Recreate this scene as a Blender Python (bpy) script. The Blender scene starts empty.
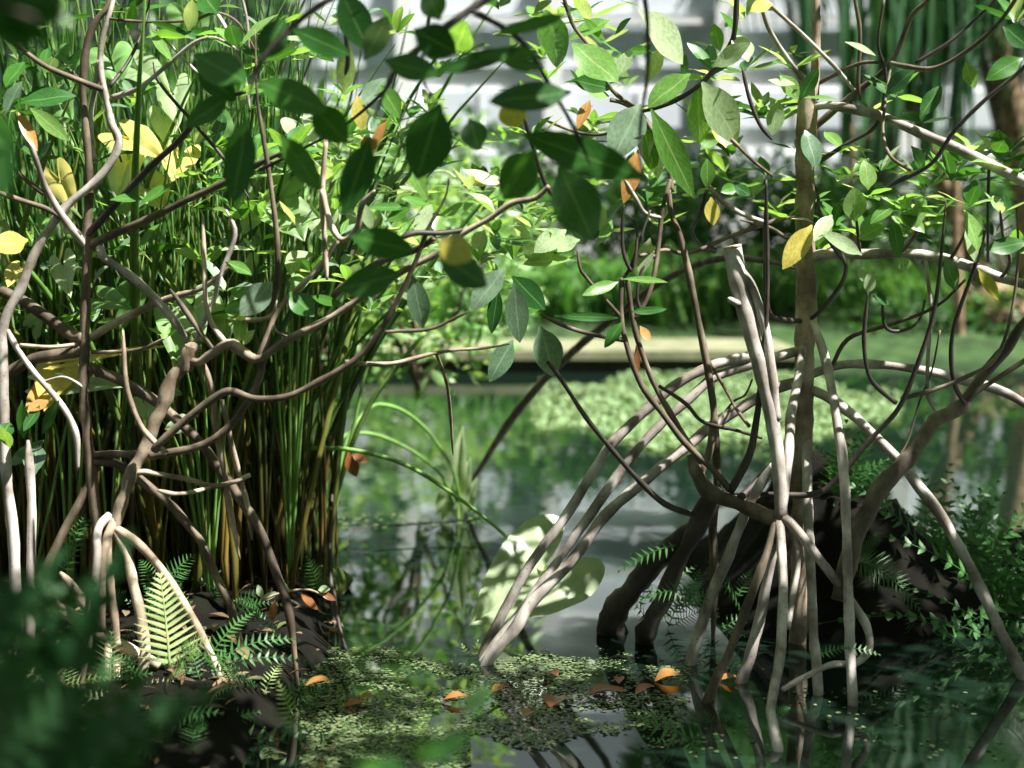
import bpy, math, random
from mathutils import Vector, Matrix, Euler, noise

# ------------------------------------------------------------------ camera, sky, sun, exposure
sc = bpy.context.scene
col = sc.collection
F = 1422.2                      # focal length in pixels (50 mm on a 36 mm sensor, 1024 px wide)
CAMH = 1.10
TILT = math.atan(154 / F)
CO = Vector((0, 0, CAMH))
FW = Vector((0, math.cos(TILT), -math.sin(TILT)))
UP = Vector((0, math.sin(TILT), math.cos(TILT)))
RT = Vector((1, 0, 0))

cam = bpy.data.cameras.new('camera')
cam.lens = 50
cam.sensor_width = 36
cam.dof.use_dof = True
cam.dof.focus_distance = 3.55
cam.dof.aperture_fstop = 1.9
co = bpy.data.objects.new('camera', cam)
col.objects.link(co)
co.location = CO
co.rotation_euler = (math.pi / 2 - TILT, 0, 0)
sc.camera = co

w = bpy.data.worlds.new('sky')
sc.world = w
w.use_nodes = True
nt = w.node_tree
bg = nt.nodes['Background']
geo = nt.nodes.new('ShaderNodeTexCoord')
sep = nt.nodes.new('ShaderNodeSeparateXYZ')
nt.links.new(geo.outputs['Generated'], sep.inputs[0])
rp = nt.nodes.new('ShaderNodeValToRGB')
rp.color_ramp.elements[0].position = 0.12
rp.color_ramp.elements[0].color = (0.10, 0.14, 0.11, 1)
rp.color_ramp.elements[1].position = 0.45
rp.color_ramp.elements[1].color = (0.88, 0.95, 1.0, 1)
nt.links.new(sep.outputs['Z'], rp.inputs[0])
nt.links.new(rp.outputs[0], bg.inputs[0])
bg.inputs[1].default_value = 0.36

sun = bpy.data.lights.new('sun', 'SUN')
sun.energy = 10.5
sun.angle = 0.012
sun.color = (1.0, 0.965, 0.89)
so = bpy.data.objects.new('sun', sun)
col.objects.link(so)
SUN_DIR = Vector((0.48, -0.22, 0.85)).normalized()      # towards the sun
so.rotation_euler = SUN_DIR.to_track_quat('Z', 'Y').to_euler()
so.location = (3, 2, 8)

sc.view_settings.view_transform = 'Standard'
sc.view_settings.look = 'None'
sc.view_settings.gamma = 1.0
sc.view_settings.use_curve_mapping = False
sc.view_settings.exposure = 0.5
sc.cycles.max_bounces = 8
sc.cycles.diffuse_bounces = 3
sc.cycles.glossy_bounces = 3
sc.cycles.transmission_bounces = 4
sc.cycles.caustics_reflective = False
sc.cycles.caustics_refractive = False
sc.cycles.sample_clamp_indirect = 4.0

rnd = random.Random(11)
rc = random.Random(5)


# ------------------------------------------------------------------ helpers: points
def ray(x, y):
    return RT * ((x - 512) / F) + UP * ((384 - y) / F) + FW


def P(x, y, Y):
    d = ray(x, y)
    return CO + d * (Y / d.y)


def W(x, y, z=0.0):
    d = ray(x, y)
    return CO + d * ((z - CAMH) / d.z)


def px(Y):                      # metres per pixel at distance Y
    return Y / F


# ------------------------------------------------------------------ helpers: objects
def tag(o, label=None, cat=None, group=None, kind=None):
    if label: o['label'] = label
    if cat: o['category'] = cat
    if group: o['group'] = group
    if kind: o['kind'] = kind
    return o


def thing(name, label, cat, loc=(0, 0, 0), group=None):
    o = bpy.data.objects.new(name, None)
    o.empty_display_size = 0.05
    col.objects.link(o)
    o.location = loc
    return tag(o, label, cat, group)


class MB:
    """collects geometry in world coordinates and links it as ONE mesh object"""
    def __init__(s):
        s.v, s.f, s.uv, s.tint = [], [], [], []

    def face(s, idx, uvs, t=0.0):
        s.f.append(idx); s.uv.append(uvs); s.tint.append(t)

    def tube(s, pts, rad, n=8, cap=True, t=0.0, bump=0.0, seed=0):
        base = len(s.v)
        m = len(pts)
        tan = []
        for i in range(m):
            a = pts[max(i - 1, 0)]; b = pts[min(i + 1, m - 1)]
            d = (b - a)
            tan.append(d.normalized() if d.length > 1e-9 else Vector((0, 0, 1)))
        ref = Vector((1, 0, 0)) if abs(tan[0].x) < 0.8 else Vector((0, 1, 0))
        nrm = (ref - tan[0] * ref.dot(tan[0])).normalized()
        ln = 0.0
        L = [0.0]
        for i in range(m):
            if i:
                ln += (pts[i] - pts[i - 1]).length
                L.append(ln)
                nrm = (nrm - tan[i] * nrm.dot(tan[i]))
                nrm = nrm.normalized() if nrm.length > 1e-6 else Vector((0, 0, 1))
            bn = tan[i].cross(nrm)
            r = rad[i]
            for k in range(n):
                a = 2 * math.pi * k / n
                d = nrm * math.cos(a) + bn * math.sin(a)
                rr = r
                if bump:
                    rr = r * (1 + bump * noise.noise((pts[i] + d * r) * 22 + Vector((seed, 0, 0))))
                s.v.append(pts[i] + d * rr)
        for i in range(m - 1):
            for k in range(n):
                k2 = (k + 1) % n
                a = base + i * n + k; b = base + i * n + k2
                c = base + (i + 1) * n + k2; d = base + (i + 1) * n + k
                u0, u1 = k / n, (k + 1) / n
                s.face((a, b, c, d), ((u0, L[i]), (u1, L[i]), (u1, L[i + 1]), (u0, L[i + 1])), t)
        if cap:
            for i, rev in ((0, True), (m - 1, False)):
                idx = [base + i * n + k for k in range(n)]
                if rev: idx.reverse()
                s.face(tuple(idx), tuple((0.5, L[i]) for _ in idx), t)

    def leaf(s, base, tip, side, width, fold=0.10, sag=0.10, t=0.0, nl=7, shape=0):
        """one leaf blade from base to tip; side = unit vector across the blade"""
        ax = tip - base
        Ln = ax.length
        nrm = ax.cross(side).normalized()
        b0 = len(s.v)
        for i in range(nl + 1):
            u = i / nl
            hw = prof(u, shape) * width * 0.5
            c = base + ax * u + nrm * (sag * Ln * 4 * u * (1 - u) * 0.5)
            wv = 0.03 * width * math.sin(u * 9 + t * 20)
            s.v.append(c - side * hw + nrm * (fold * hw * 1.6 + wv))
            s.v.append(c)
            s.v.append(c + side * hw + nrm * (fold * hw * 1.6 - wv))
        for i in range(nl):
            u0, u1 = i / nl, (i + 1) / nl
            a = b0 + i * 3
            s.face((a, a + 1, a + 4, a + 3), ((u0, 0), (u0, .5), (u1, .5), (u1, 0)), t)
            s.face((a + 1, a + 2, a + 5, a + 4), ((u0, .5), (u0, 1), (u1, 1), (u1, .5)), t)

    def mesh(s, name, origin=Vector((0, 0, 0)), mat=None, smooth=True):
        me = bpy.data.meshes.new(name)
        me.from_pydata([tuple(v - origin) for v in s.v], [], s.f)
        uvl = me.uv_layers.new(name='UVMap')
        flat = [c for q in s.uv for p in q for c in p]
        uvl.data.foreach_set('uv', flat)
        at = me.attributes.new('tint', 'FLOAT', 'FACE')
        at.data.foreach_set('value', s.tint)
        if smooth:
            me.polygons.foreach_set('use_smooth', [True] * len(me.polygons))
        if mat: me.materials.append(mat)
        me.update()
        return me

    def build(s, name, mat, parent=None, smooth=True):
        org = parent.matrix_world.translation if parent and parent.type != 'MESH' else Vector((0, 0, 0))
        if parent is not None:
            org = ORG.get(parent.name, Vector((0, 0, 0)))
        elif s.v:
            org = Vector((sum(v.x for v in s.v) / len(s.v), sum(v.y for v in s.v) / len(s.v), min(v.z for v in s.v)))
        o = bpy.data.objects.new(name, s.mesh(name, org, mat, smooth))
        col.objects.link(o)
        if parent is not None:
            o.parent = parent
            ORG[o.name] = org
        else:
            o.location = org
            ORG[o.name] = org
        return o


ORG = {}


def T(name, label, cat, loc, group=None):
    o = thing(name, label, cat, loc, group)
    ORG[o.name] = Vector(loc)
    return o


def prof(u, shape=0):
    if shape == 0:      # elliptic, pointed mangrove leaf with a short stalk
        if u < 0.06: return 0.07
        q = (u - 0.06) / 0.94
        return max(0.0, math.sin(math.pi * q ** 0.92)) ** 0.75 * (1 - 0.12 * q) if q < 0.999 else 0.0
    if shape == 1:      # lance / grass
        return max(0.02, (1 - u) ** 0.6 * min(1, 0.5 + u * 3))
    if shape == 2:      # broad heart blade
        return max(0.0, math.sin(math.pi * min(1, (u * 0.93 + 0.07)) ** 0.62)) ** 0.8
    if shape == 3:      # fern pinna
        return max(0.03, (1 - u) ** 0.75 * min(1, 0.6 + u * 1.8))
    return 1.0


def spline(pts, per=5):
    """Catmull-Rom through pts (Vectors)"""
    n = len(pts)
    if n < 3:
        return [pts[0].lerp(pts[1], i / (per * 2)) for i in range(per * 2 + 1)]
    out = []
    for i in range(n - 1):
        p0 = pts[max(i - 1, 0)]; p1 = pts[i]; p2 = pts[i + 1]; p3 = pts[min(i + 2, n - 1)]
        for k in range(per):
            t = k / per
            out.append(0.5 * ((2 * p1) + (p2 - p0) * t + (2 * p0 - 5 * p1 + 4 * p2 - p3) * t * t + (3 * p1 - p0 - 3 * p2 + p3) * t ** 3))
    out.append(pts[-1])
    return out


# ------------------------------------------------------------------ materials
def new_mat(name):
    m = bpy.data.materials.new(name)
    m.use_nodes = True
    n = m.node_tree.nodes; l = m.node_tree.links
    n.clear()
    out = n.new('ShaderNodeOutputMaterial')
    return m, n, l, out


def ramp(n, cols):
    r = n.new('ShaderNodeValToRGB')
    e = r.color_ramp.elements
    while len(e) < len(cols): e.new(0.5)
    for i, (p, c) in enumerate(cols):
        e[i].position = p
        e[i].color = (*c, 1)
    return r


def bark(name, c1, c2, c3, rough=0.75, spots=0.5):
    m, n, l, out = new_mat(name)
    b = n.new('ShaderNodeBsdfPrincipled')
    tc = n.new('ShaderNodeTexCoord')
    mp = n.new('ShaderNodeMapping'); mp.inputs['Scale'].default_value = (1, 1, 0.35)
    l.new(tc.outputs['Object'], mp.inputs[0])
    nz = n.new('ShaderNodeTexNoise'); nz.inputs['Scale'].default_value = 26; nz.inputs['Detail'].default_value = 6
    l.new(mp.outputs[0], nz.inputs['Vector'])
    r = ramp(n, [(0.28, c1), (0.5, c2), (0.74, c3)])
    l.new(nz.outputs[0], r.inputs[0])
    # lenticels: small dark flecks
    vo = n.new('ShaderNodeTexVoronoi'); vo.inputs['Scale'].default_value = 70
    l.new(tc.outputs['Object'], vo.inputs['Vector'])
    big = n.new('ShaderNodeTexNoise'); big.inputs['Scale'].default_value = 11; big.inputs['Detail'].default_value = 5
    l.new(tc.outputs['Object'], big.inputs['Vector'])
    rb_ = ramp(n, [(0.38, (0.42, 0.38, 0.34)), (0.60, (1.15, 1.14, 1.12))])
    l.new(big.outputs[0], rb_.inputs[0])
    mb_ = n.new('ShaderNodeMixRGB'); mb_.blend_type = 'MULTIPLY'; mb_.inputs[0].default_value = 1
    l.new(r.outputs[0], mb_.inputs[1]); l.new(rb_.outputs[0], mb_.inputs[2])
    r = mb_
    r2 = ramp(n, [(0.10, (1 - spots,) * 3), (0.22, (1, 1, 1))])
    l.new(vo.outputs['Distance'], r2.inputs[0])
    mx = n.new('ShaderNodeMixRGB'); mx.blend_type = 'MULTIPLY'; mx.inputs[0].default_value = 1
    l.new(r.outputs[0], mx.inputs[1]); l.new(r2.outputs[0], mx.inputs[2])
    l.new(mx.outputs[0], b.inputs['Base Color'])
    bp = n.new('ShaderNodeBump'); bp.inputs['Strength'].default_value = 0.5; bp.inputs['Distance'].default_value = 0.004
    l.new(nz.outputs[0], bp.inputs['Height'])
    l.new(bp.outputs[0], b.inputs['Normal'])
    b.inputs['Roughness'].default_value = rough
    l.new(b.outputs[0], out.inputs[0])
    return m


def leafy(name, cols, mid=(0.35, 0.5, 0.15), trans=0.4, rough=0.33, veins=True, tcol=None, spec=0.5, base=False):
    """cols: ramp over a per-leaf random value; mid = midrib colour"""
    m, n, l, out = new_mat(name)
    b = n.new('ShaderNodeBsdfPrincipled')
    oi = n.new('ShaderNodeObjectInfo')
    at = n.new('ShaderNodeAttribute'); at.attribute_name = 'tint'
    ad = n.new('ShaderNodeMath'); ad.operation = 'ADD'
    l.new(oi.outputs['Random'], ad.inputs[0]); l.new(at.outputs['Fac'], ad.inputs[1])
    fr = n.new('ShaderNodeMath'); fr.operation = 'FRACT'
    l.new(ad.outputs[0], fr.inputs[0])
    k = len(cols)
    r = ramp(n, [(i / max(1, k - 1), c) for i, c in enumerate(cols)])
    l.new(fr.outputs[0], r.inputs[0])
    last = r.outputs[0]
    tc = n.new('ShaderNodeTexCoord')
    nz = n.new('ShaderNodeTexNoise'); nz.inputs['Scale'].default_value = 14; nz.inputs['Detail'].default_value = 4
    l.new(tc.outputs['Object'], nz.inputs['Vector'])
    vr = ramp(n, [(0.3, (0.75, 0.75, 0.75)), (0.7, (1.2, 1.2, 1.15))])
    l.new(nz.outputs[0], vr.inputs[0])
    mx0 = n.new('ShaderNodeMixRGB'); mx0.blend_type = 'MULTIPLY'; mx0.inputs[0].default_value = 1
    l.new(last, mx0.inputs[1]); l.new(vr.outputs[0], mx0.inputs[2])
    last = mx0.outputs[0]
    if base:     # withered ochre foot of a reed, by height along the blade
        uv = n.new('ShaderNodeUVMap')
        sp = n.new('ShaderNodeSeparateXYZ'); l.new(uv.outputs[0], sp.inputs[0])
        rh = ramp(n, [(0.16, (0.92,) * 3), (0.72, (0, 0, 0))])
        l.new(sp.outputs['Y'], rh.inputs[0])
        rc_ = ramp(n, [(0.0, (0.06, 0.035, 0.015)), (0.35, (0.10, 0.09, 0.02)), (0.55, (0.34, 0.22, 0.05)), (0.8, (0.05, 0.06, 0.015)), (1.0, (0.20, 0.10, 0.03))])
        l.new(fr.outputs[0], rc_.inputs[0])
        mh = n.new('ShaderNodeMixRGB'); l.new(rh.outputs[0], mh.inputs[0]); l.new(last, mh.inputs[1]); l.new(rc_.outputs[0], mh.inputs[2])
        last = mh.outputs[0]
    if veins:
        uv = n.new('ShaderNodeUVMap')
        sp = n.new('ShaderNodeSeparateXYZ'); l.new(uv.outputs[0], sp.inputs[0])
        s1 = n.new('ShaderNodeMath'); s1.operation = 'SUBTRACT'; s1.inputs[1].default_value = 0.5
        l.new(sp.outputs['Y'], s1.inputs[0])
        ab = n.new('ShaderNodeMath'); ab.operation = 'ABSOLUTE'; l.new(s1.outputs[0], ab.inputs[0])
        rm = ramp(n, [(0.015, (1, 1, 1)), (0.045, (0, 0, 0))])
        l.new(ab.outputs[0], rm.inputs[0])
        # side veins
        mu = n.new('ShaderNodeMath'); mu.operation = 'MULTIPLY_ADD'; mu.inputs[1].default_value = -0.5
        l.new(ab.outputs[0], mu.inputs[0]); l.new(sp.outputs['X'], mu.inputs[2])
        m2 = n.new('ShaderNodeMath'); m2.operation = 'MULTIPLY'; m2.inputs[1].default_value = 70
        l.new(mu.outputs[0], m2.inputs[0])
        sn = n.new('ShaderNodeMath'); sn.operation = 'SINE'; l.new(m2.outputs[0], sn.inputs[0])
        rv = ramp(n, [(0.75, (0, 0, 0)), (1.0, (0.22, 0.22, 0.22))])
        l.new(sn.outputs[0], rv.inputs[0])
        mxm = n.new('ShaderNodeMath'); mxm.operation = 'MAXIMUM'
        l.new(rm.outputs[0], mxm.inputs[0]); l.new(rv.outputs[0], mxm.inputs[1])
        mx = n.new('ShaderNodeMixRGB')
        mf = n.new('ShaderNodeMath'); mf.operation = 'MULTIPLY'; mf.inputs[1].default_value = 0.45
        l.new(mxm.outputs[0], mf.inputs[0])
        l.new(mf.outputs[0], mx.inputs[0]); l.new(last, mx.inputs[1]); mx.inputs[2].default_value = (*mid, 1)
        last = mx.outputs[0]
    l.new(last, b.inputs['Base Color'])
    b.inputs['Roughness'].default_value = rough
    b.inputs['Specular IOR Level'].default_value = spec
    tr = n.new('ShaderNodeBsdfTranslucent')
    tm = n.new('ShaderNodeMixRGB'); tm.blend_type = 'MULTIPLY'; tm.inputs[0].default_value = 1
    l.new(last, tm.inputs[1]); tm.inputs[2].default_value = (*(tcol or (1.5, 1.5, 0.65)), 1)
    l.new(tm.outputs[0], tr.inputs['Color'])
    ms = n.new('ShaderNodeMixShader'); ms.inputs[0].default_value = trans
    l.new(b.outputs[0], ms.inputs[1]); l.new(tr.outputs[0], ms.inputs[2])
    l.new(ms.outputs[0], out.inputs[0])
    return m


def plain(name, cols, scale=8, rough=0.8, bump=0.3, spec=0.3):
    m, n, l, out = new_mat(name)
    b = n.new('ShaderNodeBsdfPrincipled')
    tc = n.new('ShaderNodeTexCoord')
    nz = n.new('ShaderNodeTexNoise'); nz.inputs['Scale'].default_value = scale; nz.inputs['Detail'].default_value = 7
    l.new(tc.outputs['Object'], nz.inputs['Vector'])
    k = len(cols)
    r = ramp(n, [(0.3 + 0.4 * i / max(1, k - 1), c) for i, c in enumerate(cols)])
    l.new(nz.outputs[0], r.inputs[0])
    l.new(r.outputs[0], b.inputs['Base Color'])
    b.inputs['Roughness'].default_value = rough
    b.inputs['Specular IOR Level'].default_value = spec
    if bump:
        bp = n.new('ShaderNodeBump'); bp.inputs['Strength'].default_value = bump; bp.inputs['Distance'].default_value = 0.02
        l.new(nz.outputs[0], bp.inputs['Height']); l.new(bp.outputs[0], b.inputs['Normal'])
    l.new(b.outputs[0], out.inputs[0])
    return m


M = {}
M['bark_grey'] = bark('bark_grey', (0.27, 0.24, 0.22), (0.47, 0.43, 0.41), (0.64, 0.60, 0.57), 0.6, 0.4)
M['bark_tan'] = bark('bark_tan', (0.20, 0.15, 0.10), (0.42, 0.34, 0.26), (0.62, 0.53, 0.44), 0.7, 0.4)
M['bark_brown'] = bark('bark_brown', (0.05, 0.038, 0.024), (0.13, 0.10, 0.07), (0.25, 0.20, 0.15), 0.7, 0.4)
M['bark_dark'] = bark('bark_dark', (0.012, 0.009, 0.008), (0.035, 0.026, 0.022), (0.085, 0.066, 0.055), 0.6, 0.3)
M['cut_wood'] = plain('cut_wood', [(0.42, 0.33, 0.25), (0.6, 0.5, 0.4)], 60, 0.8)
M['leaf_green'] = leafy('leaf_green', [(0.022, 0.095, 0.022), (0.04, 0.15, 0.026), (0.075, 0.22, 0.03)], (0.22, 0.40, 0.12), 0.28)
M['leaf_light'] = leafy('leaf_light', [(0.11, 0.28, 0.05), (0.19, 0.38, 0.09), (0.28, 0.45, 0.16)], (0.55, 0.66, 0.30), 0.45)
M['leaf_pale'] = leafy('leaf_pale', [(0.34, 0.47, 0.26), (0.42, 0.54, 0.33), (0.50, 0.60, 0.40)], (0.55, 0.64, 0.42), 0.4, 0.3)
M['leaf_grey'] = leafy('leaf_grey', [(0.10, 0.19, 0.11), (0.16, 0.26, 0.17), (0.22, 0.32, 0.23)], (0.4, 0.5, 0.36), 0.3, 0.25)
M['leaf_yellow'] = leafy('leaf_yellow', [(0.50, 0.48, 0.07), (0.62, 0.52, 0.12), (0.66, 0.60, 0.22)], (0.7, 0.62, 0.3), 0.4)
M['leaf_orange'] = leafy('leaf_orange', [(0.42, 0.20, 0.06), (0.50, 0.28, 0.09), (0.34, 0.14, 0.05)], (0.62, 0.4, 0.16), 0.35, tcol=(1.5, 1.1, 0.5))
M['leaf_brown'] = leafy('leaf_brown', [(0.30, 0.10, 0.03), (0.42, 0.17, 0.06), (0.24, 0.09, 0.04)], (0.42, 0.24, 0.12), 0.15, tcol=(1.3, 1.0, 0.6))
M['leaf_broad'] = leafy('leaf_broad', [(0.10, 0.26, 0.07), (0.18, 0.35, 0.12), (0.28, 0.42, 0.2)], (0.42, 0.55, 0.28), 0.4, 0.3)
M['reed'] = leafy('reed', [(0.03, 0.11, 0.018), (0.06, 0.19, 0.025), (0.15, 0.29, 0.05), (0.045, 0.15, 0.025), (0.24, 0.32, 0.08), (0.05, 0.16, 0.03), (0.025, 0.08, 0.02)], trans=0.3, veins=False, rough=0.4, base=True)
M['sedge'] = leafy('sedge', [(0.20, 0.40, 0.10), (0.28, 0.46, 0.14)], trans=0.25, veins=False)
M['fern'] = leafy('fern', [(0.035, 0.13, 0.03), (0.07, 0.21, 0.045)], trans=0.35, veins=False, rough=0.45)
M['fern_light'] = leafy('fern_light', [(0.34, 0.46, 0.18), (0.44, 0.54, 0.26)], trans=0.4, veins=False, rough=0.45)  # paler copy of fern; the sunlit frond's brightness is put into this colour
M['grass'] = leafy('grass', [(0.05, 0.16, 0.04), (0.09, 0.24, 0.055), (0.17, 0.33, 0.09)], trans=0.35, veins=False, rough=0.5)
M['bush'] = leafy('bush', [(0.022, 0.085, 0.022), (0.045, 0.14, 0.03), (0.09, 0.22, 0.05)], trans=0.35, veins=False, rough=0.45)
M['bush_bright'] = leafy('bush_bright', [(0.11, 0.28, 0.06), (0.24, 0.41, 0.15), (0.38, 0.52, 0.28)], trans=0.4, veins=False, rough=0.4)
M['duckweed'] = leafy('duckweed', [(0.05, 0.09, 0.035), (0.10, 0.15, 0.06), (0.20, 0.25, 0.12), (0.04, 0.05, 0.03)], trans=0.1, veins=False, rough=0.5)
M['algae'] = leafy('algae', [(0.14, 0.25, 0.10), (0.20, 0.32, 0.14), (0.30, 0.40, 0.23)], trans=0.2, veins=False, rough=0.5)
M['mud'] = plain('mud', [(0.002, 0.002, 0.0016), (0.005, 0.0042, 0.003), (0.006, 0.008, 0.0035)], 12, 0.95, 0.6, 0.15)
M['moss'] = plain('moss', [(0.03, 0.06, 0.012), (0.12, 0.17, 0.035)], 40, 0.95, 0.8)
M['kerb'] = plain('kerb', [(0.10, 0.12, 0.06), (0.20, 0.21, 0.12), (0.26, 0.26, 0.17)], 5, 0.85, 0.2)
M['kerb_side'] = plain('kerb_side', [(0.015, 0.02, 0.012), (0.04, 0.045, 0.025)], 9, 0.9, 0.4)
M['lawn'] = plain('lawn', [(0.012, 0.022, 0.008), (0.025, 0.06, 0.015), (0.045, 0.09, 0.025)], 6, 0.95, 0.5)
M['wall_pale'] = plain('wall_pale', [(0.74, 0.76, 0.78), (0.82, 0.83, 0.84)], 2, 0.7, 0)
M['wall_blue'] = plain('wall_blue', [(0.60, 0.66, 0.73), (0.68, 0.73, 0.79)], 2, 0.4, 0)
M['litter'] = leafy('litter', [(0.05, 0.03, 0.02), (0.14, 0.09, 0.05), (0.24, 0.15, 0.09), (0.05, 0.09, 0.03)], trans=0.1, veins=False, rough=0.6)
M['palm_trunk'] = bark('palm_trunk', (0.14, 0.09, 0.05), (0.28, 0.19, 0.11), (0.42, 0.31, 0.20), 0.85, 0.3)
M['palm_leaf'] = leafy('palm_leaf', [(0.02, 0.08, 0.03), (0.04, 0.13, 0.045), (0.07, 0.18, 0.06)], trans=0.35, veins=False, rough=0.4)


def water_mat():
    m, n, l, out = new_mat('pond_water')
    b = n.new('ShaderNodeBsdfPrincipled')
    b.inputs['Base Color'].default_value = (0.006, 0.015, 0.0095, 1)
    b.inputs['Roughness'].default_value = 0.03
    b.inputs['IOR'].default_value = 2.2
    b.inputs['Specular IOR Level'].default_value = 0.95
    b.inputs['Specular Tint'].default_value = (0.93, 1.0, 0.97, 1)
    tc = n.new('ShaderNodeTexCoord')
    mp = n.new('ShaderNodeMapping'); mp.inputs['Scale'].default_value = (1.0, 0.55, 1)
    l.new(tc.outputs['Object'], mp.inputs[0])
    nz = n.new('ShaderNodeTexNoise'); nz.inputs['Scale'].default_value = 3.0; nz.inputs['Detail'].default_value = 3
    l.new(mp.outputs[0], nz.inputs['Vector'])
    bp = n.new('ShaderNodeBump'); bp.inputs['Strength'].default_value = 0.03; bp.inputs['Distance'].default_value = 0.05
    l.new(nz.outputs[0], bp.inputs['Height']); l.new(bp.outputs[0], b.inputs['Normal'])
    l.new(b.outputs[0], out.inputs[0])
    return m


M['water'] = water_mat()


# ------------------------------------------------------------------ structure: water, banks, far wall
def grid(name, x0, x1, y0, y1, nx, ny, hfun, mat, kind='structure'):
    me = bpy.data.meshes.new(name)
    vs, fs = [], []
    for j in range(ny + 1):
        for i in range(nx + 1):
            x = x0 + (x1 - x0) * i / nx; y = y0 + (y1 - y0) * j / ny
            vs.append((x, y, hfun(x, y)))
    for j in range(ny):
        for i in range(nx):
            a = j * (nx + 1) + i
            fs.append((a, a + 1, a + nx + 2, a + nx + 1))
    me.from_pydata(vs, [], fs)
    me.polygons.foreach_set('use_smooth', [True] * len(me.polygons))
    me.materials.append(mat)
    o = bpy.data.objects.new(name, me); col.objects.link(o)
    if kind: o['kind'] = kind
    return o


def sstep(a, b, x):
    t = max(0, min(1, (x - a) / (b - a)))
    return t * t * (3 - 2 * t)


grid('pond_water', -9, 9, 0.2, 12.9, 4, 4, lambda x, y: 0.0, M['water'])


def h_left(x, y):
    e = -0.50 - 0.05 * math.sin(y * 3.1) + 0.06 * noise.noise(Vector((x * 4, y * 4, 0)))
    if y > 4.1: e -= (y - 4.1) * 0.16
    k = sstep(e + 0.06, e - 0.16, x) * sstep(2.3, 2.9, y) * sstep(6.6, 6.0, y)
    return -0.06 + k * (0.13 + 0.05 * noise.noise(Vector((x * 5, y * 5, 3))) + 0.02 * noise.noise(Vector((x * 18, y * 18, 3))))


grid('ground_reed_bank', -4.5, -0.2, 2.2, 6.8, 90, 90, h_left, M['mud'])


def h_right(x, y):
    c = math.exp(-((x - 1.0) / 0.42) ** 4) * math.exp(-((y - 4.35) / 0.55) ** 4) * 0.30
    c += math.exp(-((x - 0.92) / 0.20) ** 2) * math.exp(-((y - 4.1) / 0.3) ** 2) * 0.24
    r = sstep(1.2, 1.7, x) * sstep(3.75, 4.05, y) * sstep(5.4, 4.7, y) * 0.16
    n = noise.noise(Vector((x * 6, y * 6, 1))) * 0.06 + noise.noise(Vector((x * 20, y * 20, 1))) * 0.02
    return -0.10 + max(c, r) * (1 + n * 3) + n * 0.5


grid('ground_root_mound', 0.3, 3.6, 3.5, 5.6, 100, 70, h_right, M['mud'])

# far bank: kerb and lawn
mb = MB()


def box(mb, x0, x1, y0, y1, z0, z1, t=0.0):
    b = len(mb.v)
    for z in (z0, z1):
        for (x, y) in ((x0, y0), (x1, y0), (x1, y1), (x0, y1)):
            mb.v.append(Vector((x, y, z)))
    for q in ((0, 3, 2, 1), (4, 5, 6, 7), (0, 1, 5, 4), (1, 2, 6, 5), (2, 3, 7, 6), (3, 0, 4, 7)):
        mb.face(tuple(b + k for k in q), ((0, 0), (1, 0), (1, 1), (0, 1)), t)


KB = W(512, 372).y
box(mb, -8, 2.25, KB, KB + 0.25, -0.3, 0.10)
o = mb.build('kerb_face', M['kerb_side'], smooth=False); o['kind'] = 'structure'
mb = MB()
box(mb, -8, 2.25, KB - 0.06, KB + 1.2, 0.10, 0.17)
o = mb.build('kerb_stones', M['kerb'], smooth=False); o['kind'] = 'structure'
grid('ground_lawn', -14, 16, KB + 0.4, 30, 60, 40,
     lambda x, y: 0.10 + 0.35 * sstep(KB + 0.8, KB + 4, y) + 0.08 * noise.noise(Vector((x, y, 0))) if x < 2.3 else -0.06 + 0.5 * sstep(KB + .3, KB + 3, y) + 0.06 * noise.noise(Vector((x, y, 0))), M['lawn'])

# far building
bld = T('greenhouse', 'long pale building with blue-grey horizontal bands far behind the pond', 'building', (1.5, 22, 0.4))
mb = MB(); box(mb, -3.2, 11, 22.0, 25, 0.2, 6.2); mb.build('wall', M['wall_pale'], bld, False)
for z in (1.7, 2.65, 3.55, 4.35):
    mb = MB(); box(mb, -3.0, 10.8, 21.93, 22.02, z, z + 0.55); pn = mb.build('window_band', M['wall_blue'], bld, False)
    mb = MB()
    for k in range(12): box(mb, -2.9 + k * 1.2, -2.84 + k * 1.2, 21.9, 22.0, z, z + 0.55)
    mb.build('mullion', M['wall_pale'], pn, False)
mb = MB(); box(mb, -3.4, 11.2, 21.7, 25.2, 6.2, 6.4); mb.build('roof', M['wall_pale'], bld, False)
for xp in (-1.6, .62, 3.2, 6.0):
    mb = MB(); box(mb, xp - .14, xp + .14, 21.7, 21.95, .3, 5.2); mb.build('post', M['wall_pale'], bld, False)
mb = MB(); box(mb, -3.2, 11, 21.8, 21.9, 4.18, 4.26); mb.build('rail', M['wall_pale'], bld, False)


# ------------------------------------------------------------------ leaves
def rot_side(ax, face, roll):
    """unit vector across a blade with axis ax that faces about towards 'face', rolled by roll"""
    a = ax.normalized()
    s = face.cross(a)
    if s.length < 1e-4: s = Vector((0.3, 0.2, 1)).cross(a)
    s.normalize()
    return Matrix.Rotation(roll, 3, a) @ s


# gaps in the crowns through which the sun reaches these spots (x, y, z, radius)
GAPS = [(-.85, 3.12, .2, .30), (-.93, 3.28, .42, .24), (-.75, 3.28, .8, .24), (.35, 3.5, 1.45, .30), (.52, 3.45, 1.42, .24), (-.95, 3.8, 1.35, .2),
        (.62, 3.40, .95, .2), (.9, 3.45, 1.2, .15), (-.45, 3.25, 1.0, .2), (.1, 3.5, 1.2, .2), (-.15, 3.3, 1.15, .18)]
LOOK = {'leaf_yellow': 'yellowing leaf', 'leaf_orange': 'orange withered leaf', 'leaf_brown': 'brown dead leaf', 'leaf_grey': 'grey-green leaf', 'leaf_pale': 'pale green leaf'}
LEAF_MESH = {}


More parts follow.
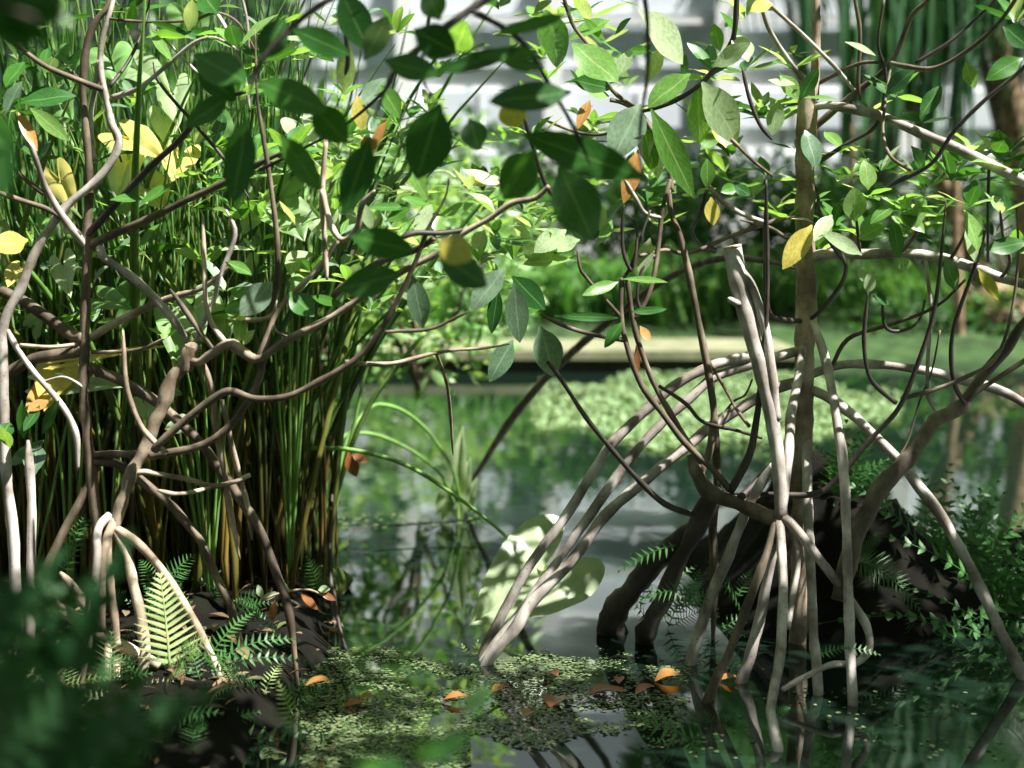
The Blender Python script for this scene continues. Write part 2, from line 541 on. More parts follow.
def leaf_mesh(mat, var):
    key = (mat, var)
    if key not in LEAF_MESH:
        mb = MB()
        r = random.Random(var * 7 + 1)
        mb.leaf(Vector((0, 0, 0)), Vector((1, 0, 0)), Vector((0, 1, 0)), 1.0, 0, 0, var * 0.0, nl=10)
        sag = (-0.35, 0.18, -0.15)[var]; fold = (0.22, 0.12, 0.32)[var]
        for i, v in enumerate(mb.v):
            u, s = v.x, abs(v.y) * 2
            v.z = sag * u * u * 1.0 + fold * s * 0.5 + 0.03 * math.sin(u * 11 + v.y * 4)
            v.y += 0.10 * (0.5 - var * 0.5) * u * u
        LEAF_MESH[key] = mb.mesh('leaf', Vector((0, 0, 0)), M[mat])
    return LEAF_MESH[key]


COUNT = {}
POOL = {}          # thing name -> {mat: MB} merged remaining leaves


def add_leaf(tree, base, tip, width, mat, face, roll=0.0, var=None, merge=False):
    ax = tip - base
    ln = ax.length
    side = rot_side(ax, face, roll)
    if var is None: var = rnd.randrange(3)
    c = COUNT.get(tree.name, 0)
    if merge or c >= 98:
        mb = POOL.setdefault(tree.name, {}).setdefault(mat, MB())
        mb.leaf(base, tip, side, width, rnd.uniform(0.05, 0.3), rnd.uniform(-0.05, 0.22), rnd.random(), nl=6)
        return
    COUNT[tree.name] = c + 1
    o = bpy.data.objects.new('leaf', leaf_mesh(mat, var))
    col.objects.link(o)
    x = ax.normalized(); y = side; z = x.cross(y)
    org = ORG[tree.name]
    m = Matrix(((x.x * ln, y.x * width, z.x * width * 0.9, base.x - org.x),
                (x.y * ln, y.y * width, z.y * width * 0.9, base.y - org.y),
                (x.z * ln, y.z * width, z.z * width * 0.9, base.z - org.z),
                (0, 0, 0, 1)))
    o.parent = tree
    o.matrix_local = m
    if mat in LOOK: o['label'] = LOOK[mat]


def flush(tree):
    for mat, mb in POOL.pop(tree.name, {}).items():
        o = mb.build('foliage', M[mat], tree)
        o['kind'] = 'stuff'


TOCAM = Vector((0, -1, 0.25)).normalized()


def L(tree, bx, by, tx, ty, wpx, mat, Y, dY=0.0, roll=0.0, face=None, var=None):
    """a leaf that runs from (bx,by) to (tx,ty) about Y away; dY = how much further its tip is"""
    b = P(bx, by, Y); t = P(tx, ty, Y + dY)
    add_leaf(tree, b, t, wpx * px(Y) * 1.08, mat, face or (TOCAM * 1.0 + Vector((0, 0, 0.25))), roll, var)


def rosette(tree, p, n, size, mats, axis=Vector((0, 0, 1)), r=None, merge=False, spread=1.0, droop=0.0):
    """a whorl of mangrove leaves round a twig tip"""
    if merge:
        for (tx, ty, tz, tr) in GAPS:
            d = p - Vector((tx, ty, tz))
            if d.z > 0.12 and (d - SUN_DIR * d.dot(SUN_DIR)).length < tr: return
    r = r or rnd
    a = axis.normalized()
    e1 = a.cross(Vector((0.31, 0.77, 0.2))).normalized(); e2 = a.cross(e1)
    ph = r.random() * 6.28
    for k in range(n):
        an = ph + k * 2.39996 + r.uniform(-.3, .3)
        el = r.uniform(-0.15, 0.9) / spread
        d = (e1 * math.cos(an) + e2 * math.sin(an)) * math.cos(el) + a * math.sin(el)
        d.z -= droop * r.uniform(0.3, 1)
        d.normalize()
        ln = size * r.uniform(0.65, 1.15)
        b = p + d * size * 0.06 - a * size * 0.1 * r.random()
        add_leaf(tree, b, b + d * ln, ln * r.uniform(0.30, 0.42), r.choice(mats), (a + Vector((0, 0, 0.4))).normalized(),
                 r.uniform(-.45, .45), merge=merge)


HOLD = {}


def pix(p):
    d = p - CO
    k = d.dot(FW)
    return 512 + F * d.dot(RT) / k, 384 - F * d.dot(UP) / k


def br(tree, name, pts, w0, w1, Y0, Y1, mat, n=9, per=5, ymid=0.0, water=False, bump=0.22, knots=True):
    """a branch or root through picture points; widths in pixels; Y from Y0 to Y1 (ymid bulges it away)"""
    if water:
        Y1 = W(*pts[-1]).y
    m = len(pts)
    Ys = [Y0 + (Y1 - Y0) * i / (m - 1) + ymid * math.sin(math.pi * i / (m - 1)) for i in range(m)]
    spec = dict(name=name, pts=pts, Ys=Ys, w0=w0, w1=w1, mat=mat, n=n, per=per, water=water, bump=bump, knots=knots)
    if tree.name in HOLD:
        HOLD[tree.name].append(spec)
        return None, None
    return sweep(tree, spec, False, False)


def sweep(tree, q, free0, free1):
    v = [P(p[0], p[1], Y) for p, Y in zip(q['pts'], q['Ys'])]
    if q['water']:
        d = (v[-1] - v[-2]).normalized()
        v.append(v[-1] + Vector((d.x * 0.05, d.y * 0.05, -0.10)))
    c = spline(v, q['per'])
    k = len(c)
    sd = rnd.random() * 50
    rad = []
    for i, p in enumerate(c):
        t = i / (k - 1)
        rr = (q['w0'] + (q['w1'] - q['w0']) * t) * 0.5 * px(p.y)
        if q['knots']:
            rr *= 1 + 0.10 * noise.noise(Vector((t * 9 + sd, sd, 0)))
        if free0: rr *= min(1, 0.35 + t * 4)
        if free1: rr *= min(1, 0.35 + (1 - t) * 4)
        rad.append(max(rr, 0.0012))
    mb = MB()
    mb.tube(c, rad, q['n'], True, 0.0, q['bump'], sd)
    return mb.build(q['name'], M[q['mat']], tree), c


def join(tree):
    """let every branch end meet the branch it grows from, in depth too; free ends taper"""
    sp = HOLD.pop(tree.name)
    done = []

    def near(x, y, lines, tol):
        best = None
        for ln in lines:
            for (a, b, Y, w) in ln:
                d = math.hypot(a - x, b - y)
                if d < max(tol, w * 0.75) and (best is None or d < best[0]): best = (d, Y)
        return best

    def line(q):
        v = [P(p[0], p[1], Y) for p, Y in zip(q['pts'], q['Ys'])]
        c = spline(v, 6)
        return [(*pix(p), p.y, q['w0'] + (q['w1'] - q['w0']) * i / (len(c) - 1)) for i, p in enumerate(c)]
    lines = [line(q) for q in sp]
    for i, q in enumerate(sp):
        m = len(q['pts'])
        fr_ = []
        for e in (0, m - 1):
            if e and q['water']:
                fr_.append(False); continue
            x, y = q['pts'][e]
            hit = near(x, y, lines[:i], 11)
            if hit:
                dY = hit[1] - q['Ys'][e]
                for j in range(m):
                    t = j / (m - 1)
                    wgt = (1 - t if e == 0 else t) ** 1.5
                    q['Ys'][j] += dY * wgt
                fr_.append(False)
            else:
                out = not (0 < x < 1024 and 0 < y < 768)
                fr_.append(not out and not near(x, y, lines[i + 1:], 11))
        lines[i] = line(q)
        sweep(tree, q, fr_[0] and q['w0'] < 11 and q['name'] != 'cut_stem', fr_[1] and q['w1'] < 11)


def fern(f, bx, by, tx, ty, wpx, Y, dY=0.0, n=13, mat='fern', sag=0.12, roll=0.0, face=None, taper=0.25, lwk=0.5):
    """one frond: a midrib with paired leaflets, one mesh"""
    b = P(bx, by, Y); t = P(tx, ty, Y + dY)
    frond3(f, b, t, wpx * 1.25 * px(Y), n, mat, sag, roll, face, taper, lw=(t - b).length / n * lwk)


def frond3(f, b, t, width, n, mat, sag, roll=0.0, face=None, taper=0.25, lw=None, droop=0.0, name='frond'):
    ax = t - b
    Ln = ax.length
    side = rot_side(ax, face or (TOCAM + Vector((0, 0, 0.9))), roll)
    nrm = ax.normalized().cross(side)
    mb = MB()
    pts = []
    for i in range(11):
        u = i / 10
        pts.append(b + ax * u + nrm * (sag * Ln * 4 * u * (1 - u)) * 0.8 + Vector((0, 0, sag * Ln * math.sin(math.pi * u) * 0.6)))
    mb.tube(pts, [max(0.0007, width * 0.022 * (1 - 0.8 * i / 10)) for i in range(11)], 5, True, 0.2)
    for i in range(n):
        u = 0.06 + 0.92 * i / (n - 1)
        q = u * 10; k = min(9, int(q)); c = pts[k].lerp(pts[k + 1], q - k)
        d = (pts[k + 1] - pts[k]).normalized()
        hw = width * 0.5 * (max(0.0, 1 - u ** 2.0) * 0.95 + 0.12) * min(1, taper + u * 4)
        for s in (-1, 1):
            dr = (side * s * 0.95 + d * (0.28 + 0.4 * u) + nrm * rnd.uniform(-.1, .1)).normalized()
            dr.z -= droop
            e = c + dr * hw * rnd.uniform(0.9, 1.05)
            pw = lw or Ln / n * 0.50
            mb.leaf(c, e, d, pw, 0.1, -0.06, rnd.random() * 0.25, nl=4, shape=3)
    return mb.build(name, M[mat], f)


# ================================================================== RIGHT MANGROVE (in focus, over the water)
rm = T('mangrove_tree', 'grey-stemmed mangrove standing on many arching prop roots in the water at right', 'tree', W(806, 668))
HOLD[rm.name] = []
G = 'bark_grey'
Yt = 3.62
_, c_trunk = br(rm, 'trunk', [(806, 80), (807, 115), (805, 170), (805, 230), (806, 290), (805, 350), (804, 420), (802, 490), (800, 570), (797, 650)], 19, 20, 3.66, 3.72, 'bark_tan', 12, 6, bump=0.3)
br(rm, 'stem', [(814, 100), (816, 55), (816, 0), (815, -60), (820, -140)], 10, 6, 3.66, 3.7, 'bark_tan')
br(rm, 'branch', [(806, 108), (826, 105), (845, 108), (878, 115), (918, 132), (955, 148), (995, 167), (1034, 186), (1090, 210)], 8, 12, Yt, 3.45, G)
br(rm, 'branch', [(806, 258), (830, 254), (868, 254), (900, 253), (935, 257), (975, 268), (1001, 278), (1034, 286), (1080, 290)], 11, 10, Yt, 3.5, G)
# prop roots
R = 'prop_root'
br(rm, R, [(804, 380), (770, 391), (739, 409), (712, 426), (690, 444), (659, 469), (609, 512), (570, 563), (532, 602), (512, 634), (486, 664)], 11, 12, 3.55, 0, G, water=True)
br(rm, R, [(803, 350), (772, 358), (742, 368), (712, 379), (685, 403), (659, 426), (632, 456), (592, 512), (552, 569), (512, 624), (484, 660)], 10, 10, 3.62, 0, G, water=True)
br(rm, R, [(756, 355), (735, 360), (712, 366), (685, 379), (659, 399), (632, 423), (605, 453), (569, 512), (532, 562), (510, 600), (482, 656)], 11, 10, 3.50, 0, G, water=True)
br(rm, R, [(803, 378), (835, 366), (868, 364), (915, 369), (955, 378), (995, 389), (1024, 403), (1075, 440), (1130, 520), (1150, 640)], 9, 10, 3.66, 0, G, water=True)
br(rm, R, [(806, 388), (826, 396), (845, 409), (875, 436), (901, 463), (918, 486), (941, 515), (958, 545), (981, 589), (1001, 632), (1024, 679)], 10, 12, 3.6, 0, G, water=True)
br(rm, R, [(810, 316), (821, 343), (830, 379), (837, 419), (843, 463), (846, 512), (848, 579), (850, 645), (853, 705)], 9, 11, 3.56, 0, G, water=True)
br(rm, R, [(804, 342), (798, 379), (791, 413), (788, 456), (781, 516)], 8, 11, 3.56, 3.40, G)
br(rm, R, [(806, 430), (808, 512), (811, 579), (813, 629), (816, 659), (818, 694)], 10, 11, 3.6, 0, G, water=True)
br(rm, R, [(778, 516), (791, 524), (811, 549), (835, 579), (858, 612), (867, 628), (869, 648), (856, 663), (831, 665), (801, 679), (782, 690)], 11, 6, 3.36, 3.22, G, per=6)
br(rm, R, [(779, 520), (783, 579), (781, 645), (775, 685), (771, 712), (778, 750)], 10, 11, 3.36, 0, G, water=True)
br(rm, R, [(784, 520), (794, 532), (798, 562), (793, 595), (788, 628)], 7, 6, 3.40, 3.52, G)
br(rm, R, [(775, 466), (760, 485), (745, 514), (729, 555), (712, 595), (697, 639), (691, 664)], 10, 13, 3.44, 0, G, water=True)
br(rm, R, [(776, 522), (766, 555), (752, 592), (732, 645), (706, 702)], 9, 10, 3.38, 0, 'bark_brown', water=True)
br(rm, R, [(780, 524), (768, 579), (759, 622), (749, 660), (741, 682)], 9, 14, 3.42, 0, G, water=True)
br(rm, 'cut_stem', [(732, 248), (737, 275), (744, 305), (752, 335), (762, 375), (772, 420), (779, 470), (781, 518)], 19, 13, 3.44, 3.38, G, 12, 6, bump=0.15)
mb = MB(); c0 = P(732, 246.5, 3.44); d0 = (P(732, 248, 3.44) - P(737, 275, 3.44)).normalized()
mb.tube([c0 - d0 * 0.004, c0 + d0 * 0.002], [9.6 * px(3.44)] * 2, 14); mb.build('cut_end', M['cut_wood'], rm)
br(rm, 'stem', [(737, 268), (748, 280), (759, 306), (767, 339), (772, 380), (776, 420)], 9, 12, 3.41, 3.38, G, bump=0.15)
br(rm, 'knot', [(728, 298), (736, 303), (744, 304)], 6, 9, 3.40, 3.42, G)
# upper twigs of the right mangrove
tw = [
 ([(896, 403), (878, 388), (868, 373), (864, 345), (865, 320), (868, 293)], 5, 4, 3.45, 3.4, 'bark_dark'),
 ([(722, 493), (768, 494), (818, 493), (845, 469), (871, 439), (895, 413), (908, 389), (925, 343), (935, 306), (941, 256), (946, 200)], 7, 4, 3.5, 3.4, 'bark_dark'),
 ([(965, 403), (955, 386), (951, 356), (955, 323), (975, 266), (985, 230)], 5, 4, 3.5, 3.42, 'bark_dark'),
 ([(901, 399), (935, 389), (968, 376), (995, 359), (1010, 320), (1018, 260), (1016, 200)], 5, 3, 3.45, 3.5, 'bark_brown'),
 ([(938, 416), (928, 396), (928, 356), (931, 313), (928, 280), (925, 255)], 4, 4, 3.6, 3.5, G),
 ([(831, 369), (848, 339), (885, 326), (915, 316), (941, 303), (965, 280)], 5, 3, 3.7, 3.5, 'bark_brown'),
 ([(804, 322), (818, 313), (838, 289), (846, 269), (840, 252), (830, 240), (822, 222), (818, 205)], 5, 3, 3.5, 3.4, 'bark_dark'),
 ([(804, 321), (786, 320), (771, 315), (766, 290), (765, 240), (766, 190)], 5, 4, 3.45, 3.38, 'bark_dark'),
 ([(882, 295), (885, 326), (900, 331), (918, 322), (925, 300)], 4, 3, 3.55, 3.5, 'bark_dark'),
 ([(891, 63), (905, 66), (935, 68), (968, 50), (995, 27), (1015, 0), (1030, -30)], 5, 4, 3.5, 3.3, 'bark_brown'),
 ([(915, 63), (948, 43), (975, 20), (995, 0), (1010, -25)], 4, 3, 3.45, 3.4, 'bark_dark'),
 ([(815, 127), (855, 93), (891, 63), (911, 17), (928, 0), (940, -20)], 7, 4, 3.6, 3.5, 'bark_brown'),
 ([(811, 167), (848, 143), (875, 127), (884, 100), (885, 70), (878, 43), (884, 0)], 5, 3, 3.6, 3.55, 'bark_dark'),
 ([(860, 100), (858, 83), (860, 33), (855, 0), (852, -30)], 4, 4, 3.55, 3.6, 'bark_brown'),
 ([(855, 92), (835, 67), (801, 33), (768, 3), (750, -20)], 4, 4, 3.6, 3.5, 'bark_grey'),
 ([(808, 82), (788, 60), (768, 27), (760, 0)], 6, 4, 3.62, 3.6, 'bark_grey'),
 ([(818, 83), (840, 72), (861, 63), (880, 62)], 5, 4, 3.62, 3.55, 'bark_brown'),
 ([(868, 197), (901, 180), (918, 172), (935, 160), (955, 130), (985, 100), (1018, 73), (1040, 50)], 5, 4, 3.45, 3.3, 'bark_dark'),
 ([(911, 170), (891, 157), (883, 133), (885, 103), (890, 70)], 4, 3, 3.5, 3.5, 'bark_brown'),
 ([(988, 262), (988, 210), (989, 167)], 3, 3, 3.5, 3.45, 'bark_dark'),
 ([(842, 258), (826, 235), (820, 213), (818, 196)], 5, 3, 3.5, 3.4, 'bark_dark'),
 ([(800, 245), (785, 237), (768, 227), (740, 220)], 5, 3, 3.6, 3.5, 'bark_brown'),
 ([(900, 253), (915, 235), (922, 215), (924, 195)], 5, 3, 3.5, 3.4, 'bark_brown'),
 ([(950, 260), (962, 240), (970, 220)], 4, 3, 3.5, 3.4, 'bark_brown'),
 ([(860, 255), (858, 235), (856, 215)], 4, 3, 3.55, 3.5, 'bark_brown'),
 ([(1000, 279), (1010, 262), (1003, 235), (1000, 210)], 4, 3, 3.45, 3.4, 'bark_brown'),
 ([(940, 330), (932, 370), (920, 400), (908, 440), (900, 455)], 2, 2, 3.6, 3.6, 'bark_brown'),
]
for t_ in tw: br(rm, 'twig', t_[0], t_[1], t_[2], t_[3], t_[4], t_[5], 7)
br(rm, 'prop_root', [(1055, 300), (1024, 323), (1008, 346), (985, 373), (968, 396), (961, 407), (935, 421), (911, 456), (881, 488), (855, 540), (840, 600)], 8, 20, 3.55, 3.95, 'bark_brown', bump=0.35)
br(rm, 'prop_root', [(1050, 345), (1024, 361), (1001, 376), (975, 393), (962, 408)], 5, 6, 3.5, 3.62, 'bark_brown')
# leaves one can point at on the right
for a in [
 (855, 222, 853, 187, 24, 'leaf_light', 3.42), (868, 190, 868, 160, 19, 'leaf_light', 3.45), (812, 225, 784, 269, 22, 'leaf_yellow', 3.42),
 (779, 100, 771, 136, 18, 'leaf_pale', 3.5), (964, 210, 981, 251, 20, 'leaf_light', 3.4), (985, 250, 1026, 243, 18, 'leaf_green', 3.4),
 (911, 146, 926, 172, 15, 'leaf_green', 3.45), (920, 118, 941, 84, 16, 'leaf_green', 3.5), (886, 95, 911, 69, 20, 'leaf_green', 3.42),
 (965, 62, 974, 88, 15, 'leaf_light', 3.45), (1003, 26, 1030, 46, 22, 'leaf_green', 3.3), (1022, 58, 988, 76, 20, 'leaf_green', 3.3),
 (870, 282, 858, 270, 12, 'leaf_pale', 3.4), (868, 294, 872, 272, 12, 'leaf_pale', 3.4), (872, 296, 892, 303, 12, 'leaf_green', 3.42),
 (903, 257, 905, 272, 16, 'leaf_light', 3.42), (945, 258, 955, 290, 18, 'leaf_green', 3.42), (978, 268, 1000, 300, 12, 'leaf_yellow', 3.4),
 (805, 130, 818, 165, 22, 'leaf_grey', 3.5), (800, 100, 818, 68, 14, 'leaf_green', 3.45), (780, 75, 800, 98, 18, 'leaf_light', 3.5),
 (845, 42, 878, 54, 9, 'leaf_pale', 3.45), (768, 80, 795, 86, 12, 'leaf_pale', 3.5), (1004, 140, 995, 155, 18, 'leaf_green', 3.4),
 (1003, 195, 1008, 215, 15, 'leaf_green', 3.45), (983, 205, 962, 196, 12, 'leaf_green', 3.4), (925, 195, 912, 232, 14, 'leaf_light', 3.4),
 (905, 195, 905, 226, 13, 'leaf_light', 3.42), (902, 215, 925, 230, 15, 'leaf_light', 3.4), (832, 215, 815, 240, 16, 'leaf_pale', 3.42),
 (895, 205, 870, 220, 14, 'leaf_light', 3.4), (893, 220, 900, 258, 14, 'leaf_green', 3.42), (885, 225, 858, 238, 15, 'leaf_light', 3.4),
 (862, 255, 822, 232, 15, 'leaf_pale', 3.4), (965, 228, 978, 262, 14, 'leaf_pale', 3.42)]:
    L(rm, *a, dY=rnd.uniform(-.05, .05), roll=rnd.uniform(-.35, .35))
mixg = ['leaf_green', 'leaf_light', 'leaf_light', 'leaf_green', 'leaf_pale']
for (x, y, Y, n, s) in [(868, 195, 3.45, 7, 34), (905, 210, 3.42, 8, 34), (925, 196, 3.4, 6, 32), (968, 205, 3.4, 6, 36), (1002, 212, 3.42, 6, 30),
                        (842, 175, 3.6, 6, 32), (880, 170, 3.7, 6, 32), (800, 95, 3.55, 6, 32), (895, 95, 3.55, 6, 34), (940, 175, 3.7, 7, 36),
                        (975, 160, 3.8, 6, 34), (1010, 150, 3.6, 6, 34), (835, 225, 3.75, 7, 36), (860, 235, 3.7, 7, 34), (780, 120, 3.75, 6, 36), (1015, 20, 3.4, 5, 40)]:
    rosette(rm, P(x, y, Y), n, s * px(Y), mixg)
for k in range(34):
    x = rc.uniform(780, 1030); y = rc.uniform(100, 255)
    if y < 160 and rc.random() < .5: continue
    rosette(rm, P(x, y, rc.uniform(3.5, 4.3)), rc.choice((5, 6, 7)), rc.uniform(28, 46) * px(3.5), mixg, r=rc, merge=True)
# crown above the picture's upper edge that shades the roots
for k in range(250):
    p = Vector((rc.uniform(0.72, 3.0), rc.uniform(2.2, 4.7), rc.uniform(1.75, 2.5)))
    if p.x < 1.15 and rc.random() < .5: continue
    p.z = max(p.z, 1.1 + p.y * 0.175 + 0.12)
    rosette(rm, p, 9, 0.16, mixg[:3], r=rc, merge=True)
join(rm)
flush(rm)

# ================================================================== SAPLING MANGROVE left of the cut stem
sm = T('mangrove_sapling', 'slim branching young mangrove on dark flared roots left of the cut grey stem', 'tree', W(645, 640))
HOLD[sm.name] = []
B = 'bark_brown'
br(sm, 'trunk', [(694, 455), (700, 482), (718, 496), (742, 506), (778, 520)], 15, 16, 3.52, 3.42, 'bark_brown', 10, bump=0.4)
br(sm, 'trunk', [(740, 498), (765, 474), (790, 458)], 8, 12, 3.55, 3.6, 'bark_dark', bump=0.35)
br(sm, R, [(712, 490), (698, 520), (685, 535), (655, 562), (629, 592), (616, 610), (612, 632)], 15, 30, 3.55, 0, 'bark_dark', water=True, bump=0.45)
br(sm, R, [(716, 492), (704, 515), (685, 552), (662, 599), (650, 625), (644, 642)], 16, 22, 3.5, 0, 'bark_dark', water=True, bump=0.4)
br(sm, R, [(706, 360), (712, 395), (715, 429), (717, 489), (713, 520), (714, 560), (714, 600), (713, 640)], 7, 10, 3.7, 3.75, B)
br(sm, 'stem', [(669, 190), (671, 213), (679, 233), (686, 260), (692, 289), (702, 339), (710, 383), (714, 416), (710, 449), (700, 475)], 5, 9, 3.55, 3.52, B)
br(sm, 'stem', [(627, 278), (630, 300), (634, 325), (642, 353), (655, 386), (672, 416), (690, 446), (704, 462)], 5, 7, 3.5, 3.46, B)
br(sm, 'stem', [(622, 278), (621, 300), (622, 325), (629, 353), (642, 386), (662, 413), (685, 443), (712, 469), (730, 490)], 5, 7, 3.42, 3.44, B)
br(sm, 'stem', [(766, 180), (767, 240), (767, 300), (762, 369), (757, 416), (749, 456), (730, 492)], 3, 9, 3.38, 3.42, 'bark_dark')
for t_ in [
 ([(540, 314), (560, 324), (579, 331), (600, 336), (624, 340)], 4, 5, 3.4, 3.42, B),
 ([(548, 362), (559, 376), (585, 416), (609, 446), (635, 476), (665, 504), (695, 515)], 4, 7, 3.38, 3.5, 'bark_dark'),
 ([(659, 386), (685, 403), (699, 419), (712, 425), (735, 430), (762, 438)], 4, 4, 3.6, 3.55, 'bark_dark'),
 ([(577, 250), (580, 268), (585, 276), (602, 296), (621, 317)], 3, 4, 3.45, 3.42, B),
 ([(706, 355), (729, 396), (737, 410), (749, 426)], 3, 4, 3.6, 3.6, B),
 ([(459, 503), (486, 459), (512, 419), (545, 379), (579, 346), (612, 319), (645, 293), (672, 276), (699, 264), (730, 258), (770, 262), (800, 270)], 9, 7, 5.7, 3.9, B),
 ([(559, -20), (572, 23), (589, 47), (612, 90), (640, 110)], 4, 4, 3.55, 3.6, B),
 ([(737, -10), (735, 27), (729, 47), (705, 80), (680, 98), (659, 107), (640, 112)], 6, 4, 3.5, 3.58, 'bark_dark'),
 ([(742, 67), (749, 97), (759, 123), (772, 140)], 4, 4, 3.5, 3.5, 'bark_dark'),
 ([(705, 120), (732, 140), (750, 158), (772, 176)], 4, 3, 3.55, 3.5, B),
 ([(670, 180), (666, 195), (662, 213), (657, 256), (650, 290), (640, 312)], 5, 5, 3.5, 3.5, B),
 ([(625, 180), (635, 197), (645, 213), (662, 218)], 5, 4, 3.5, 3.5, 'bark_grey'),
 ([(624, 205), (622, 230), (624, 255), (633, 270), (637, 230), (628, 215)], 4, 3, 3.46, 3.5, 'bark_dark'),
 ([(640, 256), (665, 250), (689, 253), (729, 237), (768, 223), (800, 215)], 4, 5, 3.7, 3.65, B),
 ([(705, 180), (718, 198), (740, 213), (764, 222)], 4, 5, 3.55, 3.5, 'bark_grey'),
 ([(706, 193), (700, 215), (692, 230), (700, 245), (715, 252)], 4, 4, 3.5, 3.5, 'bark_dark'),
 ([(640, 112), (655, 135), (668, 160), (672, 192)], 5, 5, 3.58, 3.55, B),
 ([(610, 100), (622, 103), (640, 112)], 4, 4, 3.6, 3.58, B),
 ([(540, 118), (570, 130), (595, 135), (625, 130)], 3, 3, 3.7, 3.6, B),
 ([(622, 280), (630, 268), (640, 240), (650, 210)], 4, 3, 3.45, 3.5, 'bark_dark'),
 ([(632, 320), (640, 312), (637, 295), (642, 270), (655, 255)], 4, 3, 3.45, 3.5, 'bark_dark'),
 ([(720, 420), (733, 402), (745, 395), (752, 380)], 3, 2, 3.7, 3.7, B)]:
    br(sm, 'twig', t_[0], t_[1], t_[2], t_[3], t_[4], t_[5], 7)
for a in [
 (639, 10, 690, 62, 36, 'leaf_pale', 3.5), (572, 43, 618, 85, 34, 'leaf_light', 3.5), (702, 82, 741, 145, 36, 'leaf_pale', 3.45),
 (640, 104, 614, 160, 36, 'leaf_grey', 3.5), (651, 109, 694, 198, 26, 'leaf_light', 3.45), (690, 74, 648, 106, 28, 'leaf_light', 3.52),
 (712, 67, 752, 44, 20, 'leaf_pale', 3.48), (572, 80, 611, 88, 18, 'leaf_green', 3.52), (619, 77, 630, 48, 15, 'leaf_pale', 3.5),
 (697, 84, 702, 146, 26, 'leaf_light', 3.55), (648, 82, 662, 46, 17, 'leaf_pale', 3.58), (707, 158, 708, 188, 15, 'leaf_light', 3.5),
 (711, 197, 713, 226, 15, 'leaf_yellow', 3.5), (638, 150, 624, 202, 18, 'leaf_orange', 3.52), (640, 112, 655, 175, 20, 'leaf_light', 3.6),
 (652, 128, 660, 180, 18, 'leaf_pale', 3.58), (585, 90, 608, 97, 14, 'leaf_light', 3.55), (590, 100, 578, 128, 12, 'leaf_orange', 3.7),
 (605, 40, 583, 18, 9, 'leaf_light', 3.6), (615, 35, 630, 17, 9, 'leaf_green', 3.6), (606, 52, 580, 46, 12, 'leaf_green', 3.6), (625, 52, 652, 50, 12, 'leaf_green', 3.6),
 (610, 20, 570, 38, 20, 'leaf_light', 3.6), (720, 12, 740, 35, 12, 'leaf_green', 3.55), (750, 12, 772, 0, 18, 'leaf_yellow', 3.5),
 (748, 62, 738, 30, 22, 'leaf_pale', 3.5), (545, 10, 560, 60, 30, 'leaf_light', 3.45), (552, 25, 560, 68, 24, 'leaf_light', 3.4),
 (726, 148, 712, 120, 16, 'leaf_yellow', 3.55), (712, 70, 690, 40, 14, 'leaf_green', 3.6), (700, 150, 722, 130, 14, 'leaf_green', 3.6),
 (734, 185, 750, 196, 12, 'leaf_green', 3.5), (720, 192, 738, 186, 12, 'leaf_green', 3.5), (640, 190, 695, 190, 9, 'leaf_green', 3.6),
 (512, 276, 545, 310, 24, 'leaf_green', 3.45), (518, 264, 571, 257, 17, 'leaf_light', 3.5), (540, 326, 556, 377, 30, 'leaf_grey', 3.38),
 (505, 268, 471, 311, 26, 'leaf_grey', 3.5), (498, 288, 492, 334, 15, 'leaf_green', 3.5), (513, 340, 489, 380, 22, 'leaf_grey', 3.4),
 (514, 283, 519, 342, 24, 'leaf_grey', 3.42), (622, 318, 554, 316, 9, 'leaf_green', 3.45), (623, 279, 668, 281, 9, 'leaf_light', 3.45),
 (618, 282, 583, 295, 13, 'leaf_light', 3.47), (630, 312, 668, 309, 8, 'leaf_green', 3.45), (640, 326, 650, 342, 10, 'leaf_orange', 3.43),
 (636, 345, 638, 372, 6, 'leaf_brown', 3.44), (545, 300, 520, 312, 14, 'leaf_green', 3.5), (612, 220, 600, 245, 12, 'leaf_light', 3.55),
 (640, 235, 630, 262, 12, 'leaf_light', 3.55), (650, 238, 640, 275, 16, 'leaf_pale', 3.5), (566, 230, 535, 252, 22, 'leaf_pale', 3.5),
 (538, 240, 528, 262, 20, 'leaf_light', 3.5), (580, 240, 548, 250, 22, 'leaf_pale', 3.5), (622, 322, 605, 348, 12, 'leaf_green', 3.4)]:
    L(sm, *a, dY=rnd.uniform(-.05, .05), roll=rnd.uniform(-.3, .3))
mixl = ['leaf_light', 'leaf_pale', 'leaf_light', 'leaf_green', 'leaf_grey']
for (x, y, Y, n, s) in [(640, 110, 3.7, 7, 46), (600, 85, 3.75, 6, 40), (710, 75, 3.7, 6, 44), (625, 55, 3.75, 6, 36), (745, 70, 3.65, 6, 36),
                        (700, 140, 3.75, 6, 38), (590, 20, 3.75, 6, 38), (745, 15, 3.7, 6, 42), (560, 210, 3.7, 6, 38),
                        (530, 245, 3.65, 7, 36), (735, 190, 3.6, 5, 24), (760, 110, 3.7, 6, 36)]:
    rosette(sm, P(x, y, Y), n, s * px(Y), mixl)
for k in range(46):
    x = rc.uniform(520, 800); y = rc.uniform(-10, 235)
    Y = rc.uniform(3.6, 4.5)
    rosette(sm, P(x, y, Y), rc.choice((4, 5, 6)), rc.uniform(22, 44) * px(3.5), mixl, r=rc, merge=True)
for k in range(16):
    x = rc.uniform(400, 560); y = rc.uniform(-10, 140)
    rosette(sm, P(x, y, rc.uniform(3.8, 4.6)), 5, rc.uniform(26, 40) * px(3.6), mixl, r=rc, merge=True)
join(sm)
flush(sm)

